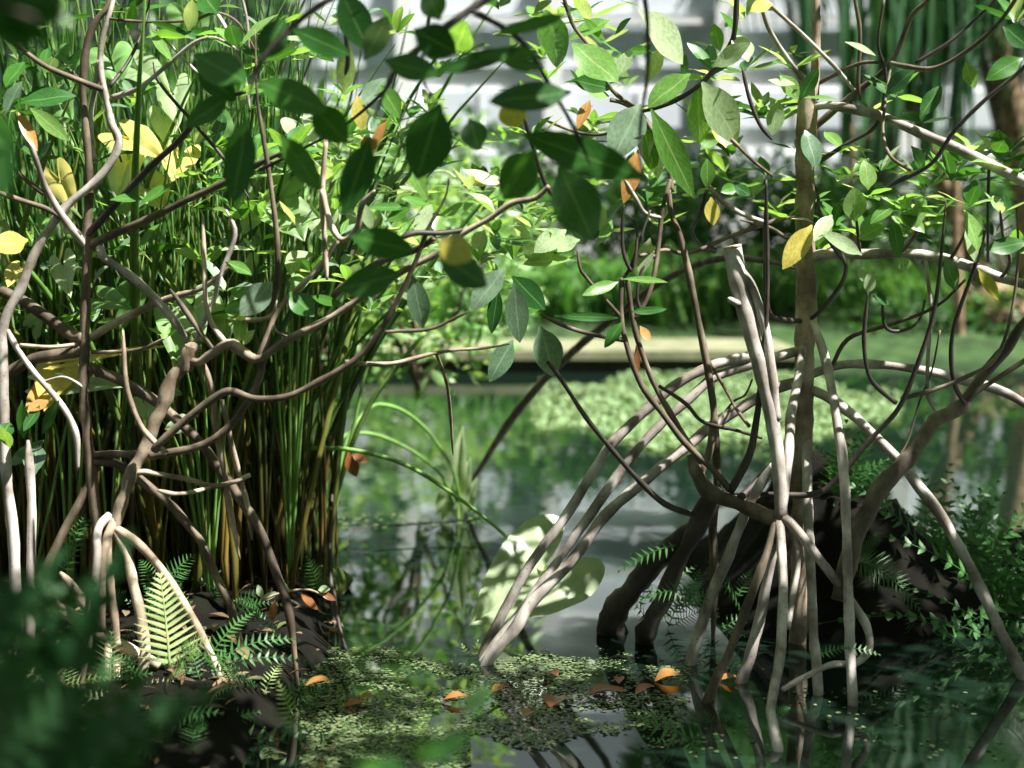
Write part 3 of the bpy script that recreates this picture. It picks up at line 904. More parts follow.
# ================================================================== LEFT MANGROVE, upright dark trunk
lm = T('mangrove_tree', 'mangrove with an upright dark brown trunk and spreading bare branches before the reeds at left', 'tree', P(96, 640, 3.4))
HOLD[lm.name] = []
YL = 3.40
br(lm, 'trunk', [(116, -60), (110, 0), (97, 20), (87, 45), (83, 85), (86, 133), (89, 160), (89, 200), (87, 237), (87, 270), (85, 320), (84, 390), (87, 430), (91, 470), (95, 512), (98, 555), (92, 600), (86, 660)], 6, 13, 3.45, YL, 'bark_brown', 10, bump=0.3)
br(lm, 'stem', [(115, -20), (112, 5), (102, 40), (101, 70), (105, 92), (109, 110), (112, 125), (119, 144), (102, 175), (70, 203), (53, 223), (34, 255), (20, 290), (4, 322), (3, 360), (4, 420), (7, 480), (13, 530), (16, 600)], 5, 12, 3.42, 3.36, 'bark_grey', 9)
br(lm, 'stem', [(100, 60), (95, 90), (91, 112), (91, 140), (95, 160)], 6, 5, 3.5, 3.5, 'bark_grey')
for t_ in [
 ([(112, 98), (135, 90), (150, 80), (173, 60), (196, 42), (215, 38), (235, 48)], 6, 3, 3.42, 3.3, 'bark_grey'),
 ([(104, 90), (83, 82), (47, 67), (23, 50), (8, 37), (-10, 20)], 6, 4, 3.42, 3.3, 'bark_brown'),
 ([(106, 18), (130, 21), (160, 22), (193, 20), (217, 13), (240, 25), (260, 60)], 3, 3, 3.42, 3.4, 'bark_brown'),
 ([(86, 246), (67, 223), (47, 190), (36, 160), (25, 130)], 9, 5, YL, 3.3, 'bark_grey'),
 ([(80, 235), (53, 212), (20, 200), (-10, 190)], 6, 5, YL, 3.3, 'bark_brown'),
 ([(44, 194), (26, 180), (13, 167), (-5, 150)], 5, 4, 3.35, 3.3, 'bark_brown'),
 ([(87, 236), (113, 207), (150, 167), (180, 140), (199, 117), (225, 98), (245, 92)], 8, 4, YL, 3.2, 'bark_dark'),
 ([(92, 244), (118, 232), (140, 223), (187, 200), (230, 180), (262, 162), (290, 150)], 9, 5, YL, 3.2, 'bark_brown'),
 ([(85, 338), (73, 336), (50, 319), (20, 299), (-12, 286)], 13, 11, YL, 3.5, 'bark_brown'),
 ([(82, 350), (67, 353), (33, 359), (7, 374), (-12, 384)], 12, 12, YL, 3.45, 'bark_brown'),
 ([(100, 248), (105, 258), (127, 273), (153, 296), (173, 319), (191, 345)], 9, 8, YL, 3.33, 'bark_grey'),
 ([(92, 337), (113, 324), (150, 306), (177, 296), (200, 289), (217, 278), (235, 262)], 8, 5, YL, 3.3, 'bark_tan'),
 ([(7, 330), (20, 353), (37, 376), (57, 399), (70, 419), (77, 440), (78, 470)], 6, 7, 3.36, 3.4, 'bark_grey'),
 ([(92, 352), (120, 352), (145, 348), (165, 338)], 4, 4, 3.38, 3.3, 'bark_tan'),
 ([(80, 344), (50, 347), (20, 345)], 4, 4, 3.38, 3.35, 'bark_tan'),
 ([(90, 392), (72, 380), (60, 377), (42, 382)], 3, 2, 3.38, 3.35, 'bark_grey'),
 ([(60, 60), (80, 80), (96, 90)], 3, 4, 3.6, 3.45, 'bark_brown'),
 ([(150, 0), (143, 30), (128, 62), (110, 86)], 3, 4, 3.6, 3.45, 'bark_dark'),
 ([(153, 62), (158, 80), (175, 102), (193, 122), (225, 160), (250, 200)], 3, 4, 3.5, 3.4, 'bark_dark'),
 ([(218, 15), (232, 40), (244, 75), (250, 110)], 4, 4, 3.4, 3.35, 'bark_grey'),
 ([(240, -10), (247, 20), (249, 50)], 3, 3, 3.4, 3.4, 'bark_grey'),
 ([(157, 30), (175, 50), (205, 80)], 3, 3, 3.5, 3.45, 'bark_grey')]:
    br(lm, 'branch', t_[0], t_[1], t_[2], t_[3], t_[4], t_[5], 8)
br(lm, R, [(90, 368), (117, 379), (147, 396), (173, 416), (200, 443), (220, 469), (247, 509), (262, 535), (275, 570), (288, 608), (294, 650), (299, 705)], 11, 9, YL, 3.36, 'bark_brown')
br(lm, R, [(93, 455), (110, 454), (133, 454), (167, 456)], 8, 7, YL, 3.36, 'bark_brown')
br(lm, R, [(93, 462), (118, 464), (138, 478), (160, 496), (178, 513), (203, 545), (217, 579), (230, 605), (238, 632), (249, 682)], 9, 9, YL, 3.36, 'bark_brown')
br(lm, R, [(28, 440), (30, 473), (32, 512), (31, 580), (30, 640)], 8, 11, 3.4, 3.36, 'bark_grey')
br(lm, R, [(92, 480), (70, 520), (50, 560), (30, 600), (20, 640)], 9, 10, 3.4, 3.4, 'bark_brown')
for a in [
 (20, 103, 74, 92, 22, 'leaf_green', 3.3), (5, 115, 20, 80, 16, 'leaf_grey', 3.35), (18, 112, 38, 150, 12, 'leaf_orange', 3.32), (30, 108, 70, 140, 16, 'leaf_light', 3.35),
 (25, 62, 5, 85, 20, 'leaf_green', 3.3), (150, 30, 172, 62, 10, 'leaf_light', 3.4), (176, 30, 215, 38, 12, 'leaf_green', 3.4),
 (218, 14, 200, -8, 26, 'leaf_green', 3.4), (140, 205, 172, 182, 14, 'leaf_green', 3.3), (110, 200, 145, 196, 12, 'leaf_green', 3.35),
 (55, 20, 62, -6, 14, 'leaf_light', 3.45), (130, 30, 133, 5, 14, 'leaf_light', 3.5), (28, 240, -8, 250, 32, 'leaf_yellow', 3.3),
 (40, 405, 24, 432, 12, 'leaf_green', 3.34), (42, 435, 58, 400, 11, 'leaf_green', 3.34), (22, 400, 24, 440, 12, 'leaf_green', 3.32), (0, 440, 10, 420, 18, 'leaf_green', 3.3),
 (48, 400, 28, 412, 14, 'leaf_orange', 3.36), (35, 475, 35, 442, 24, 'leaf_grey', 3.4), (10, 448, 2, 425, 14, 'leaf_light', 3.32)]:
    L(lm, *a, dY=rnd.uniform(-.05, .05), roll=rnd.uniform(-.3, .3))
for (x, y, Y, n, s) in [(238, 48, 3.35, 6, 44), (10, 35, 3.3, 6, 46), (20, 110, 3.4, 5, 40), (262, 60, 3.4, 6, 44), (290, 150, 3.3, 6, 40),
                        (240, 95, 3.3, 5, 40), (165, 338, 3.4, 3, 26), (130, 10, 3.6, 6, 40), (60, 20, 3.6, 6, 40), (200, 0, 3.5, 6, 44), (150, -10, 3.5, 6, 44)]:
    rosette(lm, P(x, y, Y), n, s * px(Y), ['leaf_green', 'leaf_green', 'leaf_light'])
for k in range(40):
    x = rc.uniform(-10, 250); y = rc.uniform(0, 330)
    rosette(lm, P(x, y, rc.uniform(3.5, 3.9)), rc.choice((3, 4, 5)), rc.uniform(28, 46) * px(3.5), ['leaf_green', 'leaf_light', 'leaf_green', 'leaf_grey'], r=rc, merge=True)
for k in range(95):  # unseen crown leaves above the frame, added to shade the reeds
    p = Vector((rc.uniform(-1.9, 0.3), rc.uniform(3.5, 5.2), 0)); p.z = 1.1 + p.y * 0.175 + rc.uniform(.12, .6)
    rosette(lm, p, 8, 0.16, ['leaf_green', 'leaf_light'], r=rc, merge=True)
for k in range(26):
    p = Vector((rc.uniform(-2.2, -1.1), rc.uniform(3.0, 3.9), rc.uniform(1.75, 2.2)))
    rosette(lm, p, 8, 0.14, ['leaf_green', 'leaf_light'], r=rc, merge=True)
join(lm)
flush(lm)

# ================================================================== PALE LEANING MANGROVE in the sun
pm = T('mangrove_sapling', 'sunlit tan mangrove with a knobbly leaning stem and splayed pale roots among ferns', 'tree', P(115, 660, 3.28))
HOLD[pm.name] = []
TN = 'bark_tan'
YP = 3.28
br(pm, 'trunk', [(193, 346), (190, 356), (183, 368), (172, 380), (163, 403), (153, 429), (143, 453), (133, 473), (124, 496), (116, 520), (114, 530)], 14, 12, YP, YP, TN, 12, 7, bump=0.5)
br(pm, 'knot', [(199, 346), (191, 352), (186, 360), (184, 370)], 13, 15, 3.265, 3.275, TN, 12, 6, bump=0.7, knots=False)
for t_ in [
 ([(190, 360), (200, 362), (213, 353), (233, 343), (256, 359), (289, 339), (333, 316), (373, 289), (405, 270), (440, 252), (463, 233), (489, 219), (512, 203), (535, 198), (549, 186)], 10, 5, YP, 3.1, TN),
 ([(258, 358), (262, 350), (274, 318), (286, 300), (305, 282), (323, 262), (338, 240)], 6, 5, 3.25, 3.2, TN),
 ([(233, 320), (250, 320), (268, 318), (278, 308)], 5, 5, 3.25, 3.22, TN),
 ([(190, 362), (203, 366), (213, 396), (217, 436), (224, 470), (232, 520), (240, 560)], 7, 6, YP, 3.35, TN),
 ([(222, 400), (230, 436), (238, 470), (247, 503), (252, 540)], 5, 6, YP, 3.4, TN),
 ([(203, 215), (204, 256), (207, 309), (220, 336), (240, 353), (258, 359)], 5, 6, 3.3, 3.25, TN),
 ([(170, 289), (187, 313), (203, 336), (214, 351)], 6, 5, 3.3, 3.27, 'bark_brown'),
 ([(226, 210), (235, 235), (220, 276), (213, 303), (203, 323), (193, 348)], 5, 5, 3.3, YP, 'bark_grey'),
 ([(123, 330), (125, 373), (130, 399), (143, 429), (167, 454)], 5, 6, 3.25, 3.24, TN),
 ([(155, 450), (160, 443), (187, 419), (213, 399), (230, 391), (256, 399), (289, 396), (323, 379), (356, 359), (379, 333), (389, 316), (403, 289), (417, 258), (429, 227), (445, 198), (449, 178)], 9, 4, 3.26, 3.1, 'bark_brown'),
 ([(150, 456), (167, 453), (200, 446), (227, 429), (247, 403), (259, 380), (264, 355), (272, 310), (277, 280), (277, 240), (270, 180), (262, 130), (257, 95), (255, 30)], 9, 4, 3.26, 3.2, 'bark_brown'),
 ([(130, 474), (145, 472), (157, 474), (187, 479), (213, 486), (233, 482), (250, 475)], 6, 5, 3.26, 3.2, TN),
 ([(157, 490), (175, 494), (197, 491), (213, 486)], 5, 4, 3.24, 3.22, TN),
 ([(327, 280), (325, 250), (324, 230), (322, 195), (326, 140)], 6, 5, 3.2, 3.2, TN),
 ([(322, 190), (331, 225), (343, 240), (357, 228), (362, 205), (375, 190)], 6, 6, 3.15, 3.1, TN),
 ([(345, 362), (370, 364), (395, 363), (420, 357), (435, 353), (455, 350), (485, 348), (510, 344)], 5, 3, 3.3, 3.2, TN),
 ([(330, 300), (345, 285), (380, 262), (415, 250), (435, 238)], 8, 6, 3.25, 3.15, 'bark_brown'),
 ([(385, 332), (400, 331), (430, 329), (455, 318), (468, 312)], 4, 3, 3.2, 3.15, 'bark_brown'),
 ([(463, 230), (440, 233), (415, 233), (400, 238)], 5, 6, 3.1, 3.1, 'bark_dark'),
 ([(260, 170), (300, 150), (345, 125), (385, 90), (395, 70)], 3, 3, 3.1, 3.0, 'bark_dark'),
 ([(300, 340), (275, 330), (276, 300)], 3, 3, 3.3, 3.3, 'bark_grey'),
 ([(345, 75), (348, 60), (346, 30), (349, 0), (352, -20)], 5, 4, 3.0, 2.9, 'bark_dark'),
 ([(410, 60), (420, 48), (428, 25), (430, -10)], 4, 4, 3.0, 2.9, 'bark_dark'),
 ([(522, 110), (532, 143), (545, 183), (562, 207)], 5, 4, 3.1, 3.2, 'bark_dark'),
 ([(436, 353), (446, 380), (450, 410), (453, 455)], 4, 3, 3.3, 3.5, 'bark_tan')]:
    br(pm, 'branch', t_[0], t_[1], t_[2], t_[3], t_[4], t_[5], 8)
for t_ in [
 ([(113, 526), (126, 535), (140, 545), (163, 572), (183, 602), (200, 632), (217, 669), (230, 702), (242, 728)], 9, 8, YP, 3.18, TN),
 ([(114, 528), (128, 555), (133, 585), (140, 612), (145, 645), (143, 672)], 9, 12, 3.26, 3.2, TN),
 ([(113, 528), (107, 545), (110, 579), (115, 622), (118, 645)], 9, 9, 3.27, 3.24, TN),
 ([(110, 515), (98, 530), (97, 562), (93, 595), (88, 639), (80, 698)], 8, 9, 3.25, 3.15, 'bark_grey'),
 ([(116, 518), (107, 539), (102, 572), (102, 632)], 9, 9, 3.24, 3.22, TN),
 ([(60, 572), (77, 592), (88, 610), (99, 630)], 10, 11, 3.2, 3.2, TN),
 ([(55, 606), (68, 613), (80, 622), (120, 645), (160, 666)], 14, 12, 3.28, 3.25, TN),
 ([(108, 640), (108, 680), (108, 725), (109, 770)], 7, 7, 3.2, 3.0, TN),
 ([(117, 660), (118, 700), (119, 770)], 7, 7, 3.2, 3.0, TN),
 ([(152, 680), (153, 712), (155, 762)], 12, 14, 3.15, 3.05, TN),
 ([(58, 640), (60, 680), (62, 715)], 8, 9, 3.2, 3.15, TN)]:
    br(pm, R, t_[0], t_[1], t_[2], t_[3], t_[4], t_[5], 10, bump=0.3)
for a in [
 (225, 262, 252, 273, 13, 'leaf_light', 3.25), (272, 282, 242, 316, 28, 'leaf_grey', 3.2), (285, 264, 308, 248, 16, 'leaf_pale', 3.25), (290, 292, 314, 318, 24, 'leaf_green', 3.2),
 (310, 296, 342, 305, 10, 'leaf_green', 3.2), (238, 345, 243, 310, 14, 'leaf_light', 3.25), (290, 275, 296, 250, 20, 'leaf_light', 3.3),
 (385, 222, 411, 208, 12, 'leaf_green', 3.15), (367, 208, 411, 206, 10, 'leaf_green', 3.15), (412, 172, 428, 200, 12, 'leaf_light', 3.15), (428, 205, 403, 196, 10, 'leaf_green', 3.15),
 (415, 235, 432, 205, 16, 'leaf_pale', 3.15), (463, 170, 500, 185, 14, 'leaf_yellow', 3.2), (463, 185, 500, 178, 12, 'leaf_pale', 3.2), (440, 215, 475, 205, 14, 'leaf_light', 3.2),
 (490, 225, 500, 252, 12, 'leaf_green', 3.2), (485, 230, 474, 250, 16, 'leaf_pale', 3.15), (345, 95, 347, 40, 18, 'leaf_pale', 3.1), (357, 95, 362, 130, 16, 'leaf_yellow', 3.1),
 (362, 105, 387, 80, 24, 'leaf_grey', 3.1), (380, 85, 402, 118, 20, 'leaf_light', 3.1), (373, 150, 385, 118, 10, 'leaf_orange', 3.1), (360, 200, 372, 230, 12, 'leaf_pale', 3.15),
 (412, 275, 424, 330, 22, 'leaf_grey', 3.15), (395, 280, 420, 300, 18, 'leaf_pale', 3.2), (255, 330, 242, 345, 10, 'leaf_pale', 3.25)]:
    L(pm, *a, dY=rnd.uniform(-.05, .05), roll=rnd.uniform(-.3, .3))
for (x, y, Y, n, s) in [(420, 190, 3.2, 6, 34), (470, 190, 3.2, 7, 36), (495, 235, 3.2, 6, 34), (395, 235, 3.25, 6, 34), (380, 275, 3.25, 6, 34), (340, 235, 3.25, 6, 34),
                        (300, 225, 3.3, 6, 36), (255, 250, 3.4, 5, 34), (440, 275, 3.3, 6, 36), (410, 300, 3.3, 6, 30), (370, 310, 3.35, 6, 30), (330, 180, 3.3, 6, 36)]:
    rosette(pm, P(x, y, Y), n, s * px(Y), mixl)
for k in range(58):
    x = rc.uniform(335, 600); y = rc.uniform(130, 325)
    if y > 290 and x > 440: continue
    Y = rc.uniform(3.5, 4.6)
    rosette(pm, P(x, y, Y), rc.choice((5, 6, 7)), rc.uniform(26, 44) * px(3.5), mixl, r=rc, merge=True)
for k in range(40):
    x = rc.uniform(190, 400); y = rc.uniform(0, 300)
    Y = rc.uniform(3.4, 3.9)
    rosette(pm, P(x, y, Y), rc.choice((4, 5, 6)), rc.uniform(28, 44) * px(3.5), mixl, r=rc, merge=True)
join(pm)
flush(pm)

# ================================================================== OVERHANGING BOUGH: near, shaded leaves
ob = T('overhanging_bough', 'near leafy bough with dark shaded drooping leaves hanging in from the top edge', 'tree', P(420, -40, 2.5))
HOLD[ob.name] = []
for t_ in [
 ([(700, -150), (600, -60), (520, -20), (470, 10), (430, 40), (395, 70), (370, 130)], 12, 4, 2.6, 2.5, 'bark_dark'),
 ([(470, 10), (520, 40), (552, 90), (575, 130), (590, 165)], 6, 4, 2.55, 2.5, 'bark_dark'),
 ([(430, -30), (350, -10), (300, 20), (262, 60), (248, 100)], 8, 4, 2.6, 2.55, 'bark_dark'),
 ([(430, 40), (420, 70), (436, 104)], 4, 3, 2.5, 2.45, 'bark_dark'),
 ([(600, -60), (640, -20), (648, 60), (640, 130), (642, 175)], 6, 3, 2.55, 2.5, 'bark_dark')]:
    br(ob, 'branch', t_[0], t_[1], t_[2], t_[3], t_[4], t_[5], 7)
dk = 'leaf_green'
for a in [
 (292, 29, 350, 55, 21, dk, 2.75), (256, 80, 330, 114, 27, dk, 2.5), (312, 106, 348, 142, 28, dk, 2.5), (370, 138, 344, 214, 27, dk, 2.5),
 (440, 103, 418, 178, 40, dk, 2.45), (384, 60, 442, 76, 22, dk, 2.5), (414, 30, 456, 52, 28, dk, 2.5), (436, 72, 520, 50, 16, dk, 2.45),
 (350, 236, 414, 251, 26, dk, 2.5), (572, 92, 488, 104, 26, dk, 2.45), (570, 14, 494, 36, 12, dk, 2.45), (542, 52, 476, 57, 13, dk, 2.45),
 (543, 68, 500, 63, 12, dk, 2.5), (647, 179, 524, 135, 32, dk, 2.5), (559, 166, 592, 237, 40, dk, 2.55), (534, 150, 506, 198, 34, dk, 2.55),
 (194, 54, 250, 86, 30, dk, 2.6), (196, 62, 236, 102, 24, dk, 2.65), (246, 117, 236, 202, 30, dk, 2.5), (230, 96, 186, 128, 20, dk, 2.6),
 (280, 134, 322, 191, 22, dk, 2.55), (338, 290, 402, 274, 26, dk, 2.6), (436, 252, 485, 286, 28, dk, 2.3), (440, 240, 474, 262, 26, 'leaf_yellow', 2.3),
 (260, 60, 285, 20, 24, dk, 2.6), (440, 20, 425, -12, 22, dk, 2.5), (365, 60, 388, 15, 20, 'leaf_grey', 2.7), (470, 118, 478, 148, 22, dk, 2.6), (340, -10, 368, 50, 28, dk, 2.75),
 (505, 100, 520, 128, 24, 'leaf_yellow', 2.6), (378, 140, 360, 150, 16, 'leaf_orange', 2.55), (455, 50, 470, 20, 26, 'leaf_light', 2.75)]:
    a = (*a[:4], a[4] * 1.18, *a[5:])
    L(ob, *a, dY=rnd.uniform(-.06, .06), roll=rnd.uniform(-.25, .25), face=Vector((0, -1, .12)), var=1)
for k in range(640):  # unseen crown over and behind the camera, added to block sun and sky
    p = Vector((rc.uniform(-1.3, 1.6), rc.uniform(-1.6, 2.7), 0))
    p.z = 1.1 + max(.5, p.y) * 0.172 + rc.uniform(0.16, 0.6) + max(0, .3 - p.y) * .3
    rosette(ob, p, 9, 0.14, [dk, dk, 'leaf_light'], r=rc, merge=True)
join(ob)
flush(ob)

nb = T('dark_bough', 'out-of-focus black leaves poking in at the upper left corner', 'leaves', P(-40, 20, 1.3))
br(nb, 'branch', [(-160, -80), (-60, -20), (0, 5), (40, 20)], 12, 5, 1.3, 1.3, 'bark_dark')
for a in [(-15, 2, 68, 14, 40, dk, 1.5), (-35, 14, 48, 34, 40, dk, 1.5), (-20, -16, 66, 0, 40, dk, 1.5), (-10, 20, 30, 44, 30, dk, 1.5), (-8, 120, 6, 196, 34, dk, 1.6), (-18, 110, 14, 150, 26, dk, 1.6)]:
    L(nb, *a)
for k in range(16):  # unseen leaves above the frame, added to shade the near fern
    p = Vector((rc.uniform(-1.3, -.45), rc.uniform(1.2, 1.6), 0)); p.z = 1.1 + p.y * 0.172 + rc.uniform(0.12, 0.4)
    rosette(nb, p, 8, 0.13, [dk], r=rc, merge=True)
flush(nb)

# near, heavily blurred plants at the lower left and lower middle
rf0 = random.Random(4)
nf = T('broad_fern', 'large dark out-of-focus fern filling the lower left corner', 'fern', P(40, 900, 0.95))
for (bx, by, tx, ty, wd) in [(30, 800, 128, 540, 70), (-40, 720, 60, 555, 90), (40, 780, 230, 690, 60), (-60, 760, 110, 640, 90), (60, 860, 150, 660, 60),
                             (-80, 690, 30, 600, 80), (-30, 820, 90, 690, 90), (0, 860, 70, 700, 110), (40, 860, 150, 735, 80), (-60, 800, 40, 650, 100), (-40, 880, 120, 760, 100),
                             (-30, 700, 110, 570, 70), (20, 740, 105, 600, 80), (-50, 640, 60, 590, 70), (90, 800, 200, 700, 60), (10, 780, 20, 640, 90), (60, 800, 110, 660, 80), (-20, 830, 140, 720, 90)]:
    fern(nf, bx, by, tx, ty, wd, rf0.uniform(1.35, 1.55), rf0.uniform(-.05, .05), 9, 'palm_leaf', 0.08, lwk=1.15, face=Vector((0.3, -0.6, 0.7)))
ns = T('leafy_sprig', 'blurred dark green sprig crossing the lower middle of the pond', 'plant', P(440, 900, 1.2))
br(ns, 'stem', [(360, 860), (410, 780), (440, 745), (470, 705), (488, 680)], 6, 3, 1.25, 1.3, 'bark_dark')
for a in [(440, 745, 412, 762, 22, dk, 1.25), (462, 715, 492, 684, 20, dk, 1.3), (430, 758, 468, 735, 22, dk, 1.25), (400, 790, 350, 752, 24, dk, 1.25), (405, 785, 385, 755, 20, dk, 1.25)]:
    L(ns, *a)

# ================================================================== REEDS
def blade(mb, b, lean, h, wd, bend, t, flat=True):
    """an upright reed blade from b"""
    s = Vector((1, 0, 0))
    pts = []
    for i in range(9):
        u = i / 8
        pts.append(b + Vector((lean.x * u + bend.x * u * u, lean.y * u + bend.y * u * u, h * u)))
    mb.tube(pts, [wd * 0.5 * (0.8 + 0.4 * math.sin(3 * i / 8)) * (1 - 0.85 * (i / 8) ** 3) for i in range(9)], 5, True, t)


rr = random.Random(21)
REED_MESH = []
for k in range(10):
    mb = MB()
    blade(mb, Vector((0, 0, 0)), Vector((rr.uniform(-.12, .12), rr.uniform(-.1, .1), 0)), 1.0, 0.0085, Vector((rr.uniform(-.32, .32), rr.uniform(-.2, .2), 0)), 0)
    REED_MESH.append(mb.mesh('stalk', Vector((0, 0, 0)), M['reed']))
reed_spots = [  # picture x, Y, spread, stalks, label
 (298, 4.25, .05, 42, 'tall reed clump at the water edge, the one nearest the open pond'),
 (268, 4.15, .07, 44, 'dense reed clump just inside the pondside one, behind the long dark root'),
 (232, 4.25, .08, 44, 'reed clump with yellowing stalks behind the forked tan branch'),
 (200, 4.05, .09, 44, 'reed clump directly behind the knobbly leaning stem'),
 (155, 4.15, .09, 44, 'reed clump between the dark trunk and the leaning tan stem'),
 (110, 4.3, .09, 40, 'reed clump just to the right of the dark upright trunk'),
 (62, 4.1, .09, 40, 'reed clump just to the left of the dark upright trunk'),
 (15, 4.2, .09, 40, 'reed clump at the left edge behind the pale slanting stem'),
]
for (x, Y, sp, n, lab) in reed_spots:
    c = P(x, 600, Y); c.z = 0.0
    cl = T('reed_clump', lab, 'reeds', c, 'reed clumps behind the mangroves')
    for k in range(n):
        q = Vector((rr.gauss(0, sp), rr.gauss(0, .12), 0))
        o = bpy.data.objects.new('stalk', rr.choice(REED_MESH)); col.objects.link(o)
        o.parent = cl; o.location = q
        h = rr.uniform(1.0, 2.0)
        sx = rr.choice((0.7, 1.0, 1.3, 1.6, 2.0, 2.8)) * rr.uniform(.85, 1.15)
        o.scale = (sx, sx, h)
        o.rotation_euler = (rr.gauss(0, .05), rr.gauss(0, .06), rr.uniform(0, 6.28))
# crowded reeds that nobody could count, behind the clumps
mb = MB()
for k in range(380):
    x = rr.uniform(-60, 312); Y = rr.uniform(4.5, 5.6)
    b = P(x, 560, Y); b.z = -0.02
    blade(mb, b, Vector((rr.gauss(0, .06), rr.gauss(0, .06), 0)), rr.uniform(.8, 2.1), rr.uniform(.008, .022), Vector((rr.gauss(0, .08), rr.gauss(0, .08), 0)), rr.random())
o = mb.build('reed_thicket', M['reed']); tag(o, 'thick wall of green and yellow reeds filling the left bank', 'reeds', kind='stuff')

# arching sedge leaves at the edge of the reeds
se = T('sedge_clump', 'pale green sedge leaves arching over and down to the water beside the reeds', 'sedge', P(335, 520, 4.6))


def arch(t, name, pts, w0, w1, Y0, Y1, mat='sedge'):
    v = [P(x, y, Y0 + (Y1 - Y0) * i / (len(pts) - 1)) for i, (x, y) in enumerate(pts)]
    c = spline(v, 6)
    m_ = MB(); m_.tube(c, [0.5 * (w0 + (w1 - w0) * i / (len(c) - 1)) * px(q.y) for i, q in enumerate(c)], 6, True, rnd.random() * .9)
    return m_.build(name, M[mat], t)


arch(se, 'leaf_blade', [(325, 520), (338, 470), (352, 430), (370, 408), (385, 405), (405, 412), (425, 428), (440, 448), (452, 468), (460, 500)], 5, 3, 4.7, 5.3)
arch(se, 'leaf_blade', [(320, 510), (330, 460), (342, 438), (358, 433), (380, 436), (405, 447), (425, 460), (443, 478), (455, 505)], 5, 3, 4.7, 5.3)
arch(se, 'leaf_blade', [(335, 500), (345, 460), (355, 420), (365, 375), (378, 345)], 4, 3, 4.6, 4.6)
arch(se, 'leaf_blade', [(318, 600), (335, 505), (350, 450), (370, 405), (395, 370), (425, 332)], 6, 4, 4.4, 4.3)
arch(se, 'leaf_blade', [(300, 600), (325, 480), (345, 400), (358, 365), (352, 390), (348, 410)], 4, 2, 4.4, 4.3)

# taro-like plants with broad leaves
def blade3(t, base, tip, wd, mat, face, name='leaf', lobes=True):
    """arrowhead blade: a broad leaf with two back lobes, one mesh"""
    ax = tip - base; side = rot_side(ax, face, 0); nrm = ax.normalized().cross(side)
    Ln = ax.length
    ctl = [(0.0, 0.0), (-0.16, .05), (-0.36, .13), (-0.52, .25), (-0.50, .38), (-0.34, .47), (-0.10, .50), (0.18, .44), (0.45, .33), (0.72, .18), (0.9, .06), (1.0, 0.0)]
    cs = spline([Vector((a, b, 0)) for a, b in ctl], 3)
    outl = [(p.x, max(0.0, p.y)) for p in cs]
    m_ = MB()
    nseg = len(outl)
    for s in (-1, 1):
        b0 = len(m_.v)
        for i, (u, hv) in enumerate(outl):
            for j in range(4):
                f = j / 3
                uu = u * f + max(0.0, u * 0.9) * (1 - f)
                p = base + ax * uu + side * (s * hv * wd * f)
                p += nrm * (0.10 * wd * math.sin(f * 2.2) + 0.05 * Ln * math.sin(uu * 3) + 0.025 * wd * math.sin(u * 12 + s) * f)
                m_.v.append(p)
        for i in range(nseg - 1):
            for j in range(3):
                a = b0 + i * 4 + j
                q = (a, a + 1, a + 5, a + 4) if s > 0 else (a, a + 4, a + 5, a + 1)
                y0, y1 = 0.5 + s * 0.5 * j / 3, 0.5 + s * 0.5 * (j + 1) / 3
                u0, u1 = i / nseg, (i + 1) / nseg
                uv = ((u0, y0), (u0, y1), (u1, y1), (u1, y0)) if s > 0 else ((u0, y0), (u1, y0), (u1, y1), (u0, y1))
                m_.face(q, uv, 0.0)
    return m_.build(name, M[mat], t)


def taro(name, lab, base, leaves, group=None):
    t = T(name, lab, 'plant', base, group)
    for (bx, by, tx, ty, wpx, mat, Y) in leaves:
        b = P(bx, by, Y); tp = P(tx, ty, Y + rnd.uniform(-.12, .02))
        blade3(t, b, tp, wpx * px(Y), mat, TOCAM + Vector((rnd.uniform(-.3, .3), 0, .4)))
        m_ = MB()
        c = spline([Vector(base), Vector(base).lerp(b, 0.55) + Vector((0, .05, .12)), b], 6)
        m_.tube(c, [0.005 - 0.003 * i / (len(c) - 1) for i in range(len(c))], 6, True, 0.3)
        m_.build('leaf_stalk', M['sedge'], t)
    return t


BP, LY, LP = 'leaf_broad', 'leaf_yellow', 'leaf_pale'
taro('arrowhead_plant', 'arrowhead plant with big yellow sunlit leaves behind the dark trunk', P(110, 560, 3.95),
     [(130, 140, 168, 165, 44, LY, 3.8), (128, 160, 118, 205, 44, LP, 3.82), (180, 158, 172, 185, 40, LY, 3.9), (150, 190, 170, 215, 40, LP, 3.9), (60, 180, 78, 215, 30, LY, 3.8), (62, 218, 66, 245, 24, LP, 3.8)])
taro('arrowhead_plant', 'arrowhead plant with buff drooping leaves crossing low behind the dark trunk', P(70, 600, 3.8),
     [(60, 372, 45, 415, 50, LY, 3.65), (62, 385, 130, 388, 26, LP, 3.62), (90, 358, 180, 346, 10, LY, 3.6), (40, 395, 25, 425, 22, 'leaf_orange', 3.6)])
taro('arrowhead_plant', 'broad grey-green leafed arrowhead plant among reeds right of the knobbly stem', P(210, 600, 3.9),
     [(195, 310, 205, 345, 46, LP, 3.6), (172, 320, 178, 375, 34, BP, 3.6), (225, 310, 225, 345, 34, LP, 3.65), (165, 400, 185, 395, 36, BP, 3.6), (145, 405, 150, 425, 24, LP, 3.6), (180, 425, 165, 430, 22, LP, 3.6),
      (130, 300, 120, 330, 30, BP, 3.65), (240, 300, 262, 300, 34, BP, 3.6)])
